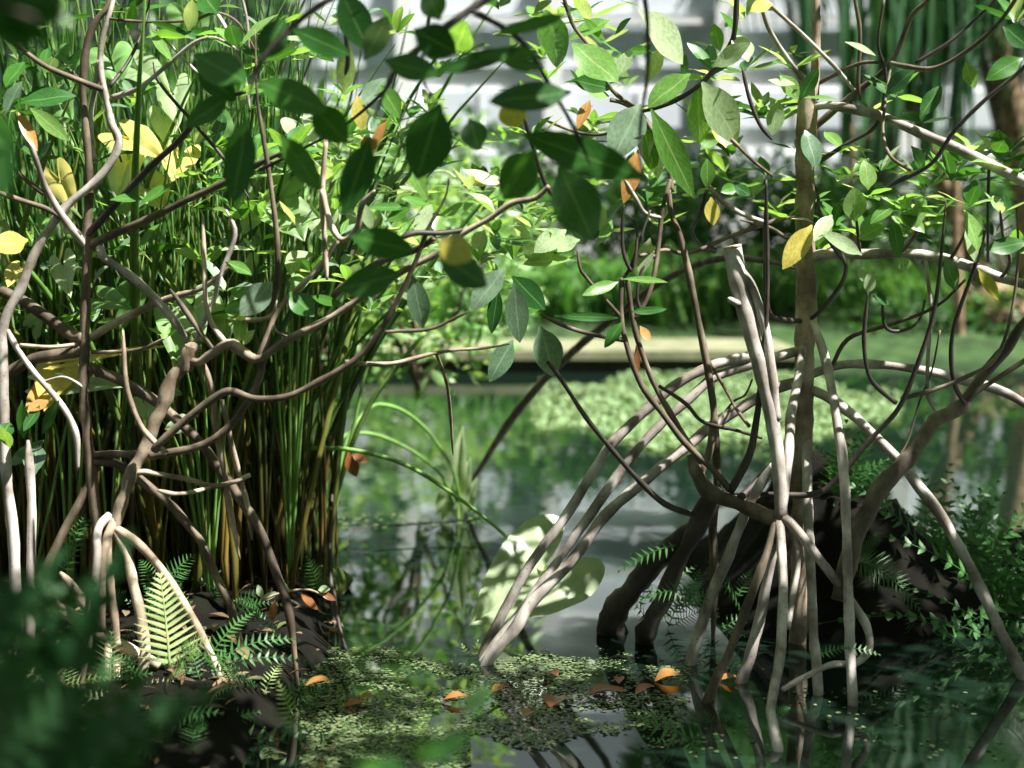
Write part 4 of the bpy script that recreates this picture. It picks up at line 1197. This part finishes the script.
taro('arrowhead_plant', 'arrowhead plant with large pale leaves in the reeds below the top left edge', P(180, 560, 4.1),
     [(112, 60, 120, 88, 44, BP, 3.9), (140, 70, 172, 95, 40, LP, 3.95), (190, 15, 200, 45, 44, BP, 3.95), (175, 95, 180, 130, 36, LP, 3.9), (165, 120, 168, 150, 30, LP, 3.9), (60, 100, 75, 125, 40, BP, 3.9), (70, 60, 58, 85, 36, BP, 3.9), (215, 130, 225, 165, 38, BP, 3.9)])
taro('arrowhead_plant', 'arrowhead plant with bluish leaves in the reeds beside the forked thin branch', P(290, 580, 4.0),
     [(285, 215, 305, 245, 50, BP, 3.75), (255, 205, 245, 235, 36, LP, 3.75), (320, 215, 335, 250, 38, LP, 3.75), (290, 180, 275, 205, 36, BP, 3.8), (305, 130, 325, 160, 40, LP, 3.8), (265, 150, 250, 175, 36, BP, 3.8), (310, 270, 290, 300, 34, BP, 3.8)])
taro('arrowhead_plant', 'arrowhead plant with glossy leaves at the far left behind the slanting stem', P(30, 600, 3.9),
     [(64, 268, 72, 300, 28, LP, 3.6), (35, 325, 45, 310, 28, BP, 3.6), (20, 270, 8, 290, 28, LY, 3.6), (28, 460, 45, 440, 30, BP, 3.5), (105, 300, 135, 312, 30, BP, 3.6)])
# the large drooping leaf over the water
af = T('arrowhead_plant', 'large pale arrowhead leaf drooping to the water behind the arching roots', 'plant', P(300, 520, 4.2))
b_ = P(543, 571, 3.9)
blade3(af, b_, P(468, 629, 3.78), 100 * px(4.0), 'leaf_pale', Vector((-0.2, -0.95, 0.35)))
arch(af, 'leaf_stalk', [(240, 470), (262, 462), (290, 452), (330, 448), (372, 454), (410, 467), (450, 492), (490, 522), (520, 550), (541, 572)], 6, 3, 4.25, 3.89)
af2 = T('arrowhead_plant', 'small pale arrowhead leaves standing up out of the pond beside the slanting dark root', 'plant', W(458, 517))
for (bx, by, tx, ty, wd) in [(455, 490, 463, 424, 26), (462, 492, 471, 455, 18), (448, 497, 456, 462, 22), (468, 500, 478, 476, 14)]:
    blade3(af2, P(bx, by, 5.3), P(tx, ty, 5.3), wd * px(5.3), 'leaf_pale', TOCAM)
arch(af2, 'leaf_stalk', [(458, 520), (458, 500), (456, 488)], 3, 2, 5.3, 5.3)
# bent stem standing in the water
ws = T('bent_stem', 'thin black bent stem leaning out of the water beside the reed clumps', 'stem', W(370, 640))
br(ws, 'stem', [(345, 690), (338, 660), (332, 600), (330, 540), (333, 480)], 6, 4, 3.7, 4.2, 'bark_dark', 7)
br(ws, 'stem', [(376, 690), (350, 660), (338, 620), (334, 590)], 7, 3, 3.55, 3.8, 'bark_dark', 7)
br(ws, 'stem', [(347, 549), (350, 535), (372, 527), (420, 524), (480, 519)], 2, 1.5, 4.9, 5.1, 'bark_dark', 7)

# ================================================================== FERNS
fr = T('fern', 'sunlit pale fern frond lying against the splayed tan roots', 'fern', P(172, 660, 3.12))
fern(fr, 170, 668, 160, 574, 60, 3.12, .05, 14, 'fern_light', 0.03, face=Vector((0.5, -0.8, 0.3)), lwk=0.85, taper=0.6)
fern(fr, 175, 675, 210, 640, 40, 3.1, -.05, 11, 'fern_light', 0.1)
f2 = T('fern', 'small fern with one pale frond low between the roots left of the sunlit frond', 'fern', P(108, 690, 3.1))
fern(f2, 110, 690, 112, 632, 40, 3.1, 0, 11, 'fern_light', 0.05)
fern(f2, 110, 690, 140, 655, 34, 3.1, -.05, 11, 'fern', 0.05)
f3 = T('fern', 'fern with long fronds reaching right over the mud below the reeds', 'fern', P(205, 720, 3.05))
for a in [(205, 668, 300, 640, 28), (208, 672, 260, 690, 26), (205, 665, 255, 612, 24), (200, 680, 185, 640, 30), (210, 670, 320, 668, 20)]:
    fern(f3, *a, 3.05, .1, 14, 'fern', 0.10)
f4 = T('fern', 'fern with flat light fronds at the bottom edge below the leaning roots', 'fern', P(190, 760, 2.95))
for a in [(190, 748, 340, 752, 30), (188, 745, 260, 712, 34), (190, 750, 150, 700, 30), (195, 755, 290, 775, 30), (186, 750, 215, 725, 30)]:
    fern(f4, *a, 2.95, .08, 13, 'fern', 0.08)
f5 = T('fern', 'fern with a drooping three-branched frond on the mud at the pond margin', 'fern', P(275, 715, 3.1))
for a in [(270, 705, 318, 742, 30), (272, 705, 325, 712, 28), (268, 706, 245, 735, 26), (280, 700, 318, 680, 22), (300, 700, 330, 690, 24)]:
    fern(f5, *a, 3.15, .05, 10, 'fern', 0.10)
f6 = T('fern', 'dark fern half hidden behind the upper roots of the leaning stem', 'fern', P(165, 590, 3.55))
for a in [(160, 590, 195, 555, 30), (160, 590, 190, 570, 24), (60, 580, 90, 520, 26), (70, 560, 85, 515, 22), (160, 592, 140, 560, 24)]:
    fern(f6, *a, 3.5, .05, 11, 'fern', 0.08)
f7 = T('fern', 'single broad fern frond drooping over the dark mound behind the grey roots', 'fern', P(850, 560, 3.9))
for a in [(852, 560, 920, 610, 44), (850, 562, 905, 585, 36), (855, 560, 880, 540, 30)]:
    fern(f7, *a, 3.8, -.05, 16, 'fern', 0.10)
f8 = T('fern', 'dense dark fern under the long descending grey root at right', 'fern', P(905, 600, 4.1))
rf = random.Random(3)
for k in range(34):
    an = rf.uniform(-2.7, -0.3); ln = rf.uniform(70, 150)
    fern(f8, 905 + rf.uniform(-30, 40), 600 + rf.uniform(-20, 20), 905 + ln * math.cos(an) * 1.2, 600 + ln * math.sin(an), rf.uniform(24, 36), 4.05, rf.uniform(-.1, .2), 12, 'fern', 0.10)
f9 = T('fern', 'dark fern with arching fronds at the right edge below the descending root', 'fern', P(985, 620, 4.0))
for k in range(36):
    an = rf.uniform(-2.9, -0.2); ln = rf.uniform(70, 150)
    fern(f9, 985 + rf.uniform(-30, 40), 620 + rf.uniform(-10, 25), 985 + ln * math.cos(an) * 1.1, 620 + ln * math.sin(an), rf.uniform(22, 34), 4.0, rf.uniform(-.1, .2), 12, 'fern', 0.10)
f10 = T('fern', 'fern sprig sticking out left over the water from the dark flared roots', 'fern', P(672, 590, 3.6))
for a in [(676, 545, 618, 572, 22), (690, 590, 640, 600, 24), (690, 600, 662, 620, 22), (680, 610, 720, 590, 24), (690, 600, 700, 570, 20), (675, 625, 700, 612, 20)]:
    fern(f10, *a, 3.5, 0, 10, 'fern', 0.06)
for k in range(14):
    an = rf.uniform(-3.0, -0.1); ln = rf.uniform(25, 60); x0 = rf.uniform(640, 745); y0 = rf.uniform(590, 640)
    fern(f10, x0, y0, x0 + ln * math.cos(an), y0 + ln * math.sin(an), rf.uniform(14, 22), 3.85, rf.uniform(-.1, .1), 9, 'fern', 0.08)
f11 = T('fern', 'black-looking fern frond lying over the water below the orange floating leaf', 'fern', P(700, 740, 3.05))
for a in [(705, 748, 628, 718, 44), (715, 755, 650, 770, 30)]:
    fern(f11, *a, 3.0, -.05, 9, 'fern', 0.05)
f12 = T('fern', 'green fern tufts at the foot of the front grey roots', 'fern', P(720, 730, 3.1))
for a in [(715, 735, 690, 722, 26), (715, 735, 735, 715, 24), (718, 738, 705, 712, 20), (715, 740, 690, 745, 24), (775, 715, 790, 708, 14), (820, 655, 850, 648, 14), (840, 648, 880, 655, 14)]:
    fern(f12, *a, 3.1, 0, 8, 'fern', 0.06)
f13 = T('fern', 'leafy fern growing on the trunk base between the two pale vertical roots', 'fern', P(830, 500, 4.0))
for k in range(16):
    an = rf.uniform(-3.0, -0.1); ln = rf.uniform(40, 90)
    fern(f13, 835 + rf.uniform(-15, 25), 510 + rf.uniform(-20, 30), 835 + ln * math.cos(an), 505 + ln * math.sin(an), rf.uniform(20, 30), 4.05, rf.uniform(-.1, .2), 11, 'fern', 0.10)
f14 = T('fern', 'low fern along the water margin at the far right', 'fern', P(1010, 660, 3.75))
for k in range(18):
    an = rf.uniform(-3.0, -0.1); ln = rf.uniform(55, 115)
    fern(f14, 960 + rf.uniform(-60, 70), 655 + rf.uniform(-6, 10), 960 + rf.uniform(-60, 70) + ln * math.cos(an), 648 + ln * math.sin(an) * .6, rf.uniform(18, 26), 3.8, rf.uniform(-.1, .1), 10, 'fern', 0.10)
f15 = T('fern', 'low fern at the very bottom of the mud bank beside the duckweed', 'fern', P(300, 755, 2.95))
for a in [(300, 760, 345, 735, 24), (300, 760, 330, 765, 24), (260, 760, 235, 735, 26), (240, 765, 205, 755, 26)]:
    fern(f15, *a, 2.95, .05, 9, 'fern', 0.08)
f16 = T('fern', 'spiky fern sprig at the foot of the arching roots where they enter the water', 'fern', W(466, 668))
for a in [(470, 672, 462, 644, 14), (470, 672, 478, 640, 12), (468, 672, 455, 655, 12)]:
    fern(f16, *a, 3.6, 0, 8, 'fern_light', 0.05)

f17 = T('fern', 'fern tufts covering the dark mud around the tan roots at lower left', 'fern', P(130, 720, 3.1))
for k in range(34):
    x0 = rf.uniform(20, 300); y0 = rf.uniform(660, 760); an = rf.uniform(-3.0, -0.1); ln = rf.uniform(30, 70)
    p0 = W(x0, y0, 0.06)
    fern(f17, x0, y0, x0 + ln * math.cos(an) * 1.2, y0 + ln * math.sin(an) * .7, rf.uniform(18, 30), p0.y, rf.uniform(-.1, .1), 11, rf.choice(('fern', 'fern', 'fern_light')), 0.10)
f18 = T('fern', 'fern fronds in the shade between the reeds and the dark leaning roots', 'fern', P(230, 640, 3.6))
for k in range(20):
    x0 = rf.uniform(60, 320); y0 = rf.uniform(590, 650); an = rf.uniform(-3.0, -0.1); ln = rf.uniform(30, 60)
    p0 = W(x0, y0, 0.06)
    fern(f18, x0, y0, x0 + ln * math.cos(an) * 1.2, y0 + ln * math.sin(an) * .8, rf.uniform(16, 26), p0.y, rf.uniform(-.1, .1), 11, 'fern', 0.10)
mb = MB()
for k in range(900):
    x = rf.uniform(-2.4, -.35); y = rf.uniform(2.6, 5.4); z = h_left(x, y)
    if z < 0: continue
    a = rf.random() * 6.28; d = Vector((math.cos(a), math.sin(a), rf.uniform(-.1, .35))).normalized()
    b = Vector((x, y, z + .006)); ll = rf.uniform(.02, .07)
    mb.leaf(b, b + d * ll, Vector((-d.y, d.x, rf.uniform(-.3, .3))).normalized(), ll * rf.uniform(.15, .5), .2, .1, rf.random(), nl=4)
o = mb.build('leaf_litter', M['litter']); tag(o, 'brown leaf litter scattered over the dark mud of the reed bank', 'leaf litter', kind='stuff')
# withered pinkish leaves beside the reeds
wl = T('withered_sprig', 'withered pinkish sprig hanging by the long dark root below the reeds', 'plant', P(300, 640, 3.6))
br(wl, 'stem', [(262, 600), (285, 592), (310, 590), (330, 600)], 3, 2, 3.45, 3.45, 'bark_tan')
for a in [(300, 592, 318, 610, 8, 'leaf_brown', 3.45), (318, 590, 330, 588, 8, 'leaf_pale', 3.45), (275, 600, 272, 622, 8, 'leaf_brown', 3.45), (280, 592, 258, 600, 7, 'leaf_pale', 3.45), (262, 598, 258, 585, 7, 'leaf_pale', 3.45), (320, 592, 336, 600, 7, 'leaf_brown', 3.45), (290, 590, 275, 580, 6, 'leaf_pale', 3.45)]:
    L(wl, *a)
dl = T('dead_leaf', 'curled dark brown dead leaf hanging at the edge of the reeds', 'leaf', P(352, 470, 4.3))
L(dl, 348, 452, 356, 478, 14, 'leaf_brown', 4.3); L(dl, 352, 455, 368, 462, 9, 'leaf_brown', 4.3)
mb = MB()
mb.tube([W(300, 590, .04), W(316, 586, .05), W(332, 583, .04), W(346, 581, .02)], [.03, .055, .05, .02], 12, bump=.5)
o = mb.build('moss_cushion', M['moss']); tag(o, 'moss cushion at the foot of the pondside reeds', 'moss')

# ================================================================== FLOATING THINGS
def disc(mb, c, r, t, n=6):
    b = len(mb.v)
    a0 = rnd.random() * 6
    for k in range(n):
        a = a0 + 6.283 * k / n
        rr_ = r * rnd.uniform(.75, 1.15)
        mb.v.append(c + Vector((math.cos(a) * rr_, math.sin(a) * rr_, rnd.uniform(0, .25) * r)))
    mb.v.append(c + Vector((0, 0, r * 0.12)))
    for k in range(n):
        mb.face((b + k, b + (k + 1) % n, b + n), ((0, 0), (1, 0), (.5, 1)), t)


rw = random.Random(9)


def mat_of(xr, yr, n, r0, r1, thr, sc_, name, mat, label, cat, tz=0.003, edge=None):
    mb = MB()
    k = tries = 0
    while k < n and tries < n * 40:
        tries += 1
        x = rw.uniform(*xr); y = rw.uniform(*yr)
        p = W(x, y)
        if edge and not edge(x, y): continue
        if noise.noise(Vector((p.x * sc_, p.y * sc_, 0.5))) < thr + rw.uniform(-.25, .25): continue
        disc(mb, p + Vector((0, 0, tz * rw.uniform(.5, 2))), rw.uniform(r0, r1), rw.random())
        k += 1
    o = mb.build(name, M[mat]); tag(o, label, cat, kind='stuff')
    return o


def near_edge(x, y):
    lo = 655 + 10 * math.sin(x * .03)
    return y > lo and (y < 742 + 8 * math.sin(x * .05) if x > 470 else True) and x < 690 - max(0, (y - 700)) * .3


mat_of((300, 700), (648, 775), 9500, .002, .0058, -0.16, 8, 'duckweed', 'duckweed', 'dull green duckweed covering the near water below the arching roots', 'duckweed', edge=near_edge)
mat_of((690, 1010), (660, 760), 110, .003, .007, .1, 5, 'duckweed', 'duckweed', 'sparse duckweed specks on the black water under the prop roots', 'duckweed')
mat_of((340, 480), (515, 530), 120, .005, .012, -.3, 5, 'duckweed', 'duckweed', 'thin line of duckweed beside the reeds in the middle of the pond', 'duckweed')


def far_edge(x, y):
    cx, cy = 715, 408
    d = ((x - cx) / 175) ** 2 + ((y - cy) / 42) ** 2
    return d < 1 + .25 * math.sin(x * .05)


mb = MB()
k = 0
while k < 6500:
    x = rw.uniform(530, 900); y = rw.uniform(365, 455)
    if not far_edge(x, y): continue
    p = W(x, y)
    h = max(0, noise.noise(Vector((p.x * 2, p.y * 1.2, 0)))) * .10
    c = p + Vector((0, 0, rw.uniform(0, 1) * h + .004))
    a = rw.random() * 6.28
    d = Vector((math.cos(a), math.sin(a), rw.uniform(-.1, .6))).normalized()
    s_ = Vector((-math.sin(a), math.cos(a), rw.uniform(-.4, .4))).normalized()
    mb.leaf(c, c + d * rw.uniform(.025, .06), s_, rw.uniform(.02, .04), .1, .1, rw.random(), nl=2)
    k += 1
o = mb.build('water_plants', M['algae']); tag(o, 'bright raft of small floating plants in the middle of the far pond', 'water plants', kind='stuff')

fl = [  # fallen leaves on the water
 (435, 506, 690, 0, 0, '', 0),
]
for (x, y, an, wd, ln, mat, lab) in [
 (668, 678, 0.1, 13, 26, 'leaf_orange', 'orange floating leaf beside the foot of the stout pale root'),
 (729, 679, 0.0, 8, 18, 'leaf_orange', 'small orange floating leaf between the feet of the front grey roots'),
 (551, 675, -0.5, 10, 18, 'leaf_brown', 'brown floating leaf farthest up the duckweed, behind the pair of tawny ones'),
 (555, 702, 0.9, 14, 26, 'leaf_brown', 'tawny upturned leaf in the middle of the duckweed'),
 (528, 714, 0.5, 9, 14, 'leaf_orange', 'small orange-brown leaf just left of the tawny upturned leaf'),
 (606, 694, -0.1, 10, 40, 'leaf_brown', 'long flat brown leaf floating right of the tawny upturned leaf'),
 (619, 680, 1.4, 6, 16, 'leaf_brown', 'narrow brown leaf on edge above the long flat leaf'),
 (645, 690, 0.3, 8, 24, 'leaf_brown', 'thin brown leaf floating below the orange leaf by the stout root'),
 (367, 698, 0.2, 8, 14, 'leaf_orange', 'bright orange leaf on duckweed at the reed side'),
 (354, 706, 0.05, 8, 26, 'leaf_brown', 'dull tan leaf on duckweed touching the bright orange one at the reed side'),
 (318, 683, 0.05, 10, 24, 'leaf_orange', 'tan fallen leaf on the mud margin by the low ferns'),
 (455, 699, 0.0, 9, 26, 'leaf_brown', 'brown leaf floating near the foot of the arching roots, on the reed side'),
 (500, 690, 0.2, 8, 20, 'leaf_brown', 'brown leaf floating directly below the foot of the arching roots'),
 (600, 688, 0.1, 6, 18, 'leaf_brown', 'small brown leaf tucked above the long flat floating leaf')]:
    p = W(x, y, 0.008 if x > 325 else 0.09)
    s_ = px(p.y)
    dirv = Vector((math.cos(an), math.sin(an) * 2.2, 0.18)).normalized()
    L2 = ln * s_ * 1.1
    mb = MB(); sd_ = Vector((-dirv.y, dirv.x, 0.0)).normalized()
    mb.leaf(p - dirv * L2 * .5, p + dirv * L2 * .5, sd_, wd * s_ * 2.0, .25, .12, rnd.random(), nl=9)
    o = mb.build('floating_leaf', M[mat]); tag(o, lab, 'leaf', 'fallen leaves on the water')

# ================================================================== FAR BANK
rb = random.Random(77)


def bush(name, lab, c, rx, ry, rz, n, ls, mat, cat='shrub', group=None, drop=0.0, lift=0.0):
    """a shrub: stems and a foliage mass of separate leaf blades"""
    t = T(name, lab, cat, c, group)
    c = Vector(c)
    mb = MB()
    for k in range(7):
        e = c + Vector((rb.uniform(-.7, .7) * rx, rb.uniform(-.7, .7) * ry, lift + rb.uniform(.8, 1.5) * rz))
        mb.tube(spline([c, c.lerp(e, .5) + Vector((rb.uniform(-.1, .1), 0, .1)), e], 4), [max(.006, rx * .03 * (1 - i / 10)) for i in range(9)], 5)
    mb.build('stems', M['bark_brown'], t)
    mb = MB()
    for k in range(n):
        v = Vector((rb.gauss(0, 1), rb.gauss(0, 1), rb.gauss(0, 1))).normalized() * rb.uniform(.35, 1) ** .5
        f_ = 1 + .25 * noise.noise(v * 2 + c)
        p = c + Vector((v.x * rx * f_, v.y * ry * f_, lift + rz + v.z * rz * f_))
        d = (Vector((v.x, v.y, v.z * .5)) + Vector((rb.gauss(0, .6), rb.gauss(0, .6), rb.gauss(0, .5) - drop))).normalized()
        s_ = d.cross(Vector((rb.gauss(0, 1), rb.gauss(0, 1), 1.2))).normalized()
        mb.leaf(p, p + d * ls * rb.uniform(.6, 1.3), s_, ls * rb.uniform(.3, .5), .15, .1, rb.random(), nl=3)
    o = mb.build('foliage', M[mat], t); o['kind'] = 'stuff'
    return t


def g(x, Y, z=0.15): 
    p = P(x, 300, Y); p.z = z
    return p


# bright leafy shrubs right behind the near branches
bush('leafy_shrub', 'bright sunlit leafy shrub behind the dark hanging leaves at top centre', g(420, 6.6, .35), .55, .45, .62, 800, .10, 'bush_bright')
bush('leafy_shrub', 'bright pale shrub between the reeds and the top centre shrub', g(325, 6.4, .35), .5, .4, .7, 700, .10, 'bush_bright')
bush('leafy_shrub', 'dense green shrub at the far left behind the reeds', g(80, 7.0, .1), .9, .5, .75, 800, .12, 'bush_bright')
bush('leafy_shrub', 'dense green shrub behind the reeds below the forked branches', g(215, 7.0, .1), .7, .5, .75, 800, .12, 'bush')
bush('bank_shrub', 'round green shrub on the far bank above the kerb beneath the hanging leaves', g(470, 14.6), 1.2, .8, .55, 900, .16, 'bush_bright')
for (x, lab) in [(600, 'dense hedge section on the far bank behind the young stems'), (735, 'dense hedge section on the far bank behind the cut stem and brown trunk'), (880, 'dense hedge section on the far bank behind the palms'), (1010, 'dense hedge section on the far bank at the right edge')]:
    bush('hedge', lab, g(x, 18.2), 1.25, .6, .95, 1500, .17, 'grass', 'hedge', 'hedge on the far bank')
bush('bank_shrub', 'tall light green shrub on the far bank just right of the reeds', g(375, 16.5), 1.3, .8, 1.1, 1100, .18, 'bush_bright')
bush('bank_shrub', 'tall green shrub on the far bank behind the cluster of grey drooping leaves', g(490, 17.2), 1.2, .8, 1.15, 1100, .18, 'bush')
bush('bank_shrub', 'mid green shrub on the far bank seen between the young stems', g(575, 15.2), 1.1, .8, .8, 900, .18, 'bush')
bush('bank_shrub', 'soft green shrub on the far bank left of the cut grey stem', g(680, 15.5), 1.3, .8, .85, 1000, .18, 'bush')
bush('bank_shrub', 'dark green shrub on the far bank right of the brown trunk', g(860, 15.0, .2), 1.2, .8, .7, 900, .18, 'bush')
bush('bank_shrub', 'dark shrub on the far bank at the right edge', g(1010, 14.6, .2), 1.2, .8, .8, 900, .18, 'bush')
bush('bank_shrub', 'green shrub on the far bank between brown trunk and cut stem', g(770, 16), 1.2, .8, .9, 900, .18, 'bush')
bush('bank_shrub', 'low dark shrub hanging over the far water edge below the palms at right', g(905, 13.0, .02), .7, .35, .22, 500, .13, 'bush')
bush('bank_shrub', 'low dark shrub by the palm stump at the right edge of the far bank', g(1040, 12.9, .02), .8, .4, .3, 500, .13, 'bush')
bush('bank_shrub', 'tall dark shrub on the far bank at far left behind the reeds', g(150, 15), 2.6, 1.0, 1.5, 1300, .24, 'bush')


def tuft(lab, x, Y, n, h, mat='grass', sp=.35):
    c = g(x, Y)
    mb = MB()
    for k in range(n):
        b = Vector(c) + Vector((rb.gauss(0, sp), rb.gauss(0, sp * .6), 0))
        a = rb.random() * 6.28; r_ = rb.uniform(.3, .9) * h
        e = b + Vector((math.cos(a) * r_, math.sin(a) * r_, h * rb.uniform(.35, .9)))
        m = b.lerp(e, .5) + Vector((0, 0, h * rb.uniform(.3, .5)))
        pts = spline([b, m, e], 3)
        s_ = Vector((-math.sin(a), math.cos(a), 0))
        t = rb.random(); wd = rb.uniform(.012, .024)
        b0 = len(mb.v)
        for i, q in enumerate(pts):
            wv = wd * (1 - (i / (len(pts) - 1)) ** 2 * .95)
            mb.v += [q - s_ * wv, q + s_ * wv]
        for i in range(len(pts) - 1):
            j = b0 + i * 2
            mb.face((j, j + 1, j + 3, j + 2), ((0, 0), (0, 1), (1, 1), (1, 0)), t)
    o = mb.build('grass_tuft', M[mat]); tag(o, lab, 'grass', 'long grass tufts along the far bank')
    return o


for lab, x, Y, n, h in [
 ('arching grass tuft on the far kerb below the hanging grey leaves', 510, 13.4, 220, .6),
 ('arching grass tuft on the far bank between the first two young stems', 590, 13.6, 260, .75),
 ('arching grass tuft on the far bank seen left of the curved sapling stem', 650, 13.5, 260, .8),
 ('arching grass tuft on the far bank directly behind the cut grey stem', 725, 13.7, 260, .85),
 ('arching grass tuft on the far bank behind the brown trunk', 800, 13.6, 240, .75),
 ('arching grass tuft on the far bank right of the brown trunk', 870, 13.8, 240, .7),
 ('low grass tuft on the far kerb beside the reeds', 420, 13.5, 200, .5)]:
    tuft(lab, x, Y, n, h)


# palms
def palm(lab, trunk_pts, Y, wpx, crown, n, ln, seed):
    t = T('palm_tree', lab, 'palm', P(*trunk_pts[-1], Y), None)
    r_ = random.Random(seed)
    br(t, 'trunk', trunk_pts, wpx * .8, wpx, Y, Y, 'palm_trunk', 10, bump=.25)
    c = P(*crown, Y)
    for k in range(n):
        a = k * 2.399 + r_.uniform(-.2, .2)
        el = r_.uniform(-.5, .55)
        d = Vector((math.cos(a) * math.cos(el), math.sin(a) * math.cos(el) * .7, math.sin(el)))
        l_ = ln * r_.uniform(.75, 1.15)
        frond3(t, c, c + d * l_ + Vector((0, 0, -l_ * .25)), l_ * .75, 22, 'palm_leaf', .16, 0, Vector((0, -.2, 1)), lw=.055, droop=.55)
    return t


palm('leaning palm with an orange-brown trunk behind the upper right twigs', [(884, -60), (888, 10), (910, 85), (936, 165), (975, 260), (990, 330)], 14.2, 20, (880, -70), 14, 2.3, 1)
palm('palm with the thickest brown trunk at the upper right edge', [(975, -90), (985, -20), (1008, 80), (1026, 190), (1040, 330)], 13.6, 27, (972, -100), 14, 2.3, 2)
palm('slim palm with drooping fronds just right of the brown mangrove trunk', [(838, -100), (845, 0), (850, 120), (852, 200), (853, 310)], 15.5, 10, (838, -110), 12, 2.2, 3)
def hang(t, bx, by, tx, ty, lpx, Y, n, wpx=6):
    """an arching frond with long leaflets hanging straight down from its midrib"""
    a = P(bx, by, Y); b = P(tx, ty, Y + rb.uniform(-.4, .4))
    pts = spline([a, a.lerp(b, .5) + Vector((0, 0, .25)), b], 8)
    mb = MB(); mb.tube(pts, [.018 * (1 - .7 * i / (len(pts) - 1)) for i in range(len(pts))], 6)
    for k in range(n):
        q = k / (n - 1) * (len(pts) - 1.001); i = int(q); c = pts[i].lerp(pts[i + 1], q - i)
        e = c + Vector((rb.uniform(-.12, .12), rb.uniform(-.2, .2), -lpx * px(Y) * rb.uniform(.55, 1.1)))
        an = rb.uniform(-.8, .8)
        mb.leaf(c, e, Vector((math.cos(an), math.sin(an), 0)), wpx * px(Y) * rb.uniform(.7, 1.3), .2, .05, rb.random(), nl=5, shape=1)
    mb.build('frond', M['palm_leaf'], t)


wp = T('palm_tree', 'palm with long leaflets hanging like a curtain at the upper right', 'palm', g(960, 12.6))
br(wp, 'trunk', [(985, -120), (975, -40), (960, 60), (955, 180), (958, 300), (960, 345)], 9, 11, 12.6, 12.6, 'palm_trunk', 10)
for a in [(985, -110, 840, -10, 190), (985, -110, 900, 15, 170), (985, -110, 960, 40, 170), (985, -110, 1040, 10, 170), (985, -115, 800, -40, 160), (985, -110, 870, 60, 150), (985, -90, 845, 40, 160), (985, -100, 925, 70, 150), (985, -120, 880, -30, 190)]:
    hang(wp, *a, 12.6, 24, 8)
st = T('palm_stump', 'rounded brown palm stump on the dark bank at the right edge', 'stump', g(1000, 13.3, 0.0))
mb = MB()
c = g(1000, 13.3, 0.0)
mb.tube([c + Vector((0, 0, z)) for z in (0, .15, .35, .52, .62)], [.30, .36, .33, .22, .08], 14, True, bump=.35)
mb.build('trunk', M['palm_trunk'], st)
for k in range(26):
    mb = MB()
    a = rb.random() * 6.28; h_ = rb.uniform(.15, .55)
    b = c + Vector((math.cos(a) * .3, math.sin(a) * .3, h_))
    mb.tube([b, b + Vector((math.cos(a) * .12, math.sin(a) * .12, .10))], [.035, .012], 6, True)
    mb.build('leaf_base', M['palm_trunk'], st)

# a broad tree on the far bank whose crown hangs above the picture and darkens the water at right
bush('bank_tree', 'broad dark tree on the far right bank, its crown mirrored black in the near water', g(1040, 17.5, .3), 3.8, 2.2, 2.0, 2600, .42, 'bush', 'tree', lift=4.0)
bush('bank_tree', 'slender-stemmed dark tree on the far bank behind the brown trunk, its crown above the view', g(850, 17.8, .3), 2.7, 1.8, 2.0, 2200, .42, 'bush', 'tree', lift=4.1)
# tall trees behind the building and around
for i, (x, Y, rx, rz, z, lab) in enumerate([
 (250, 30, 5.0, 4.5, .5, 'tall tree beyond the pale building at far left'), (560, 33, 4.5, 4.3, .8, 'tall tree beyond the pale building at centre'),
 (900, 32, 5.0, 4.6, .8, 'tall tree beyond the pale building behind the palms')]):
    bush('background_tree', lab, g(x, Y, z), rx, 2.0, rz, 1500, .55, 'bush', 'tree', 'trees behind the building')
bpy.context.view_layer.update()
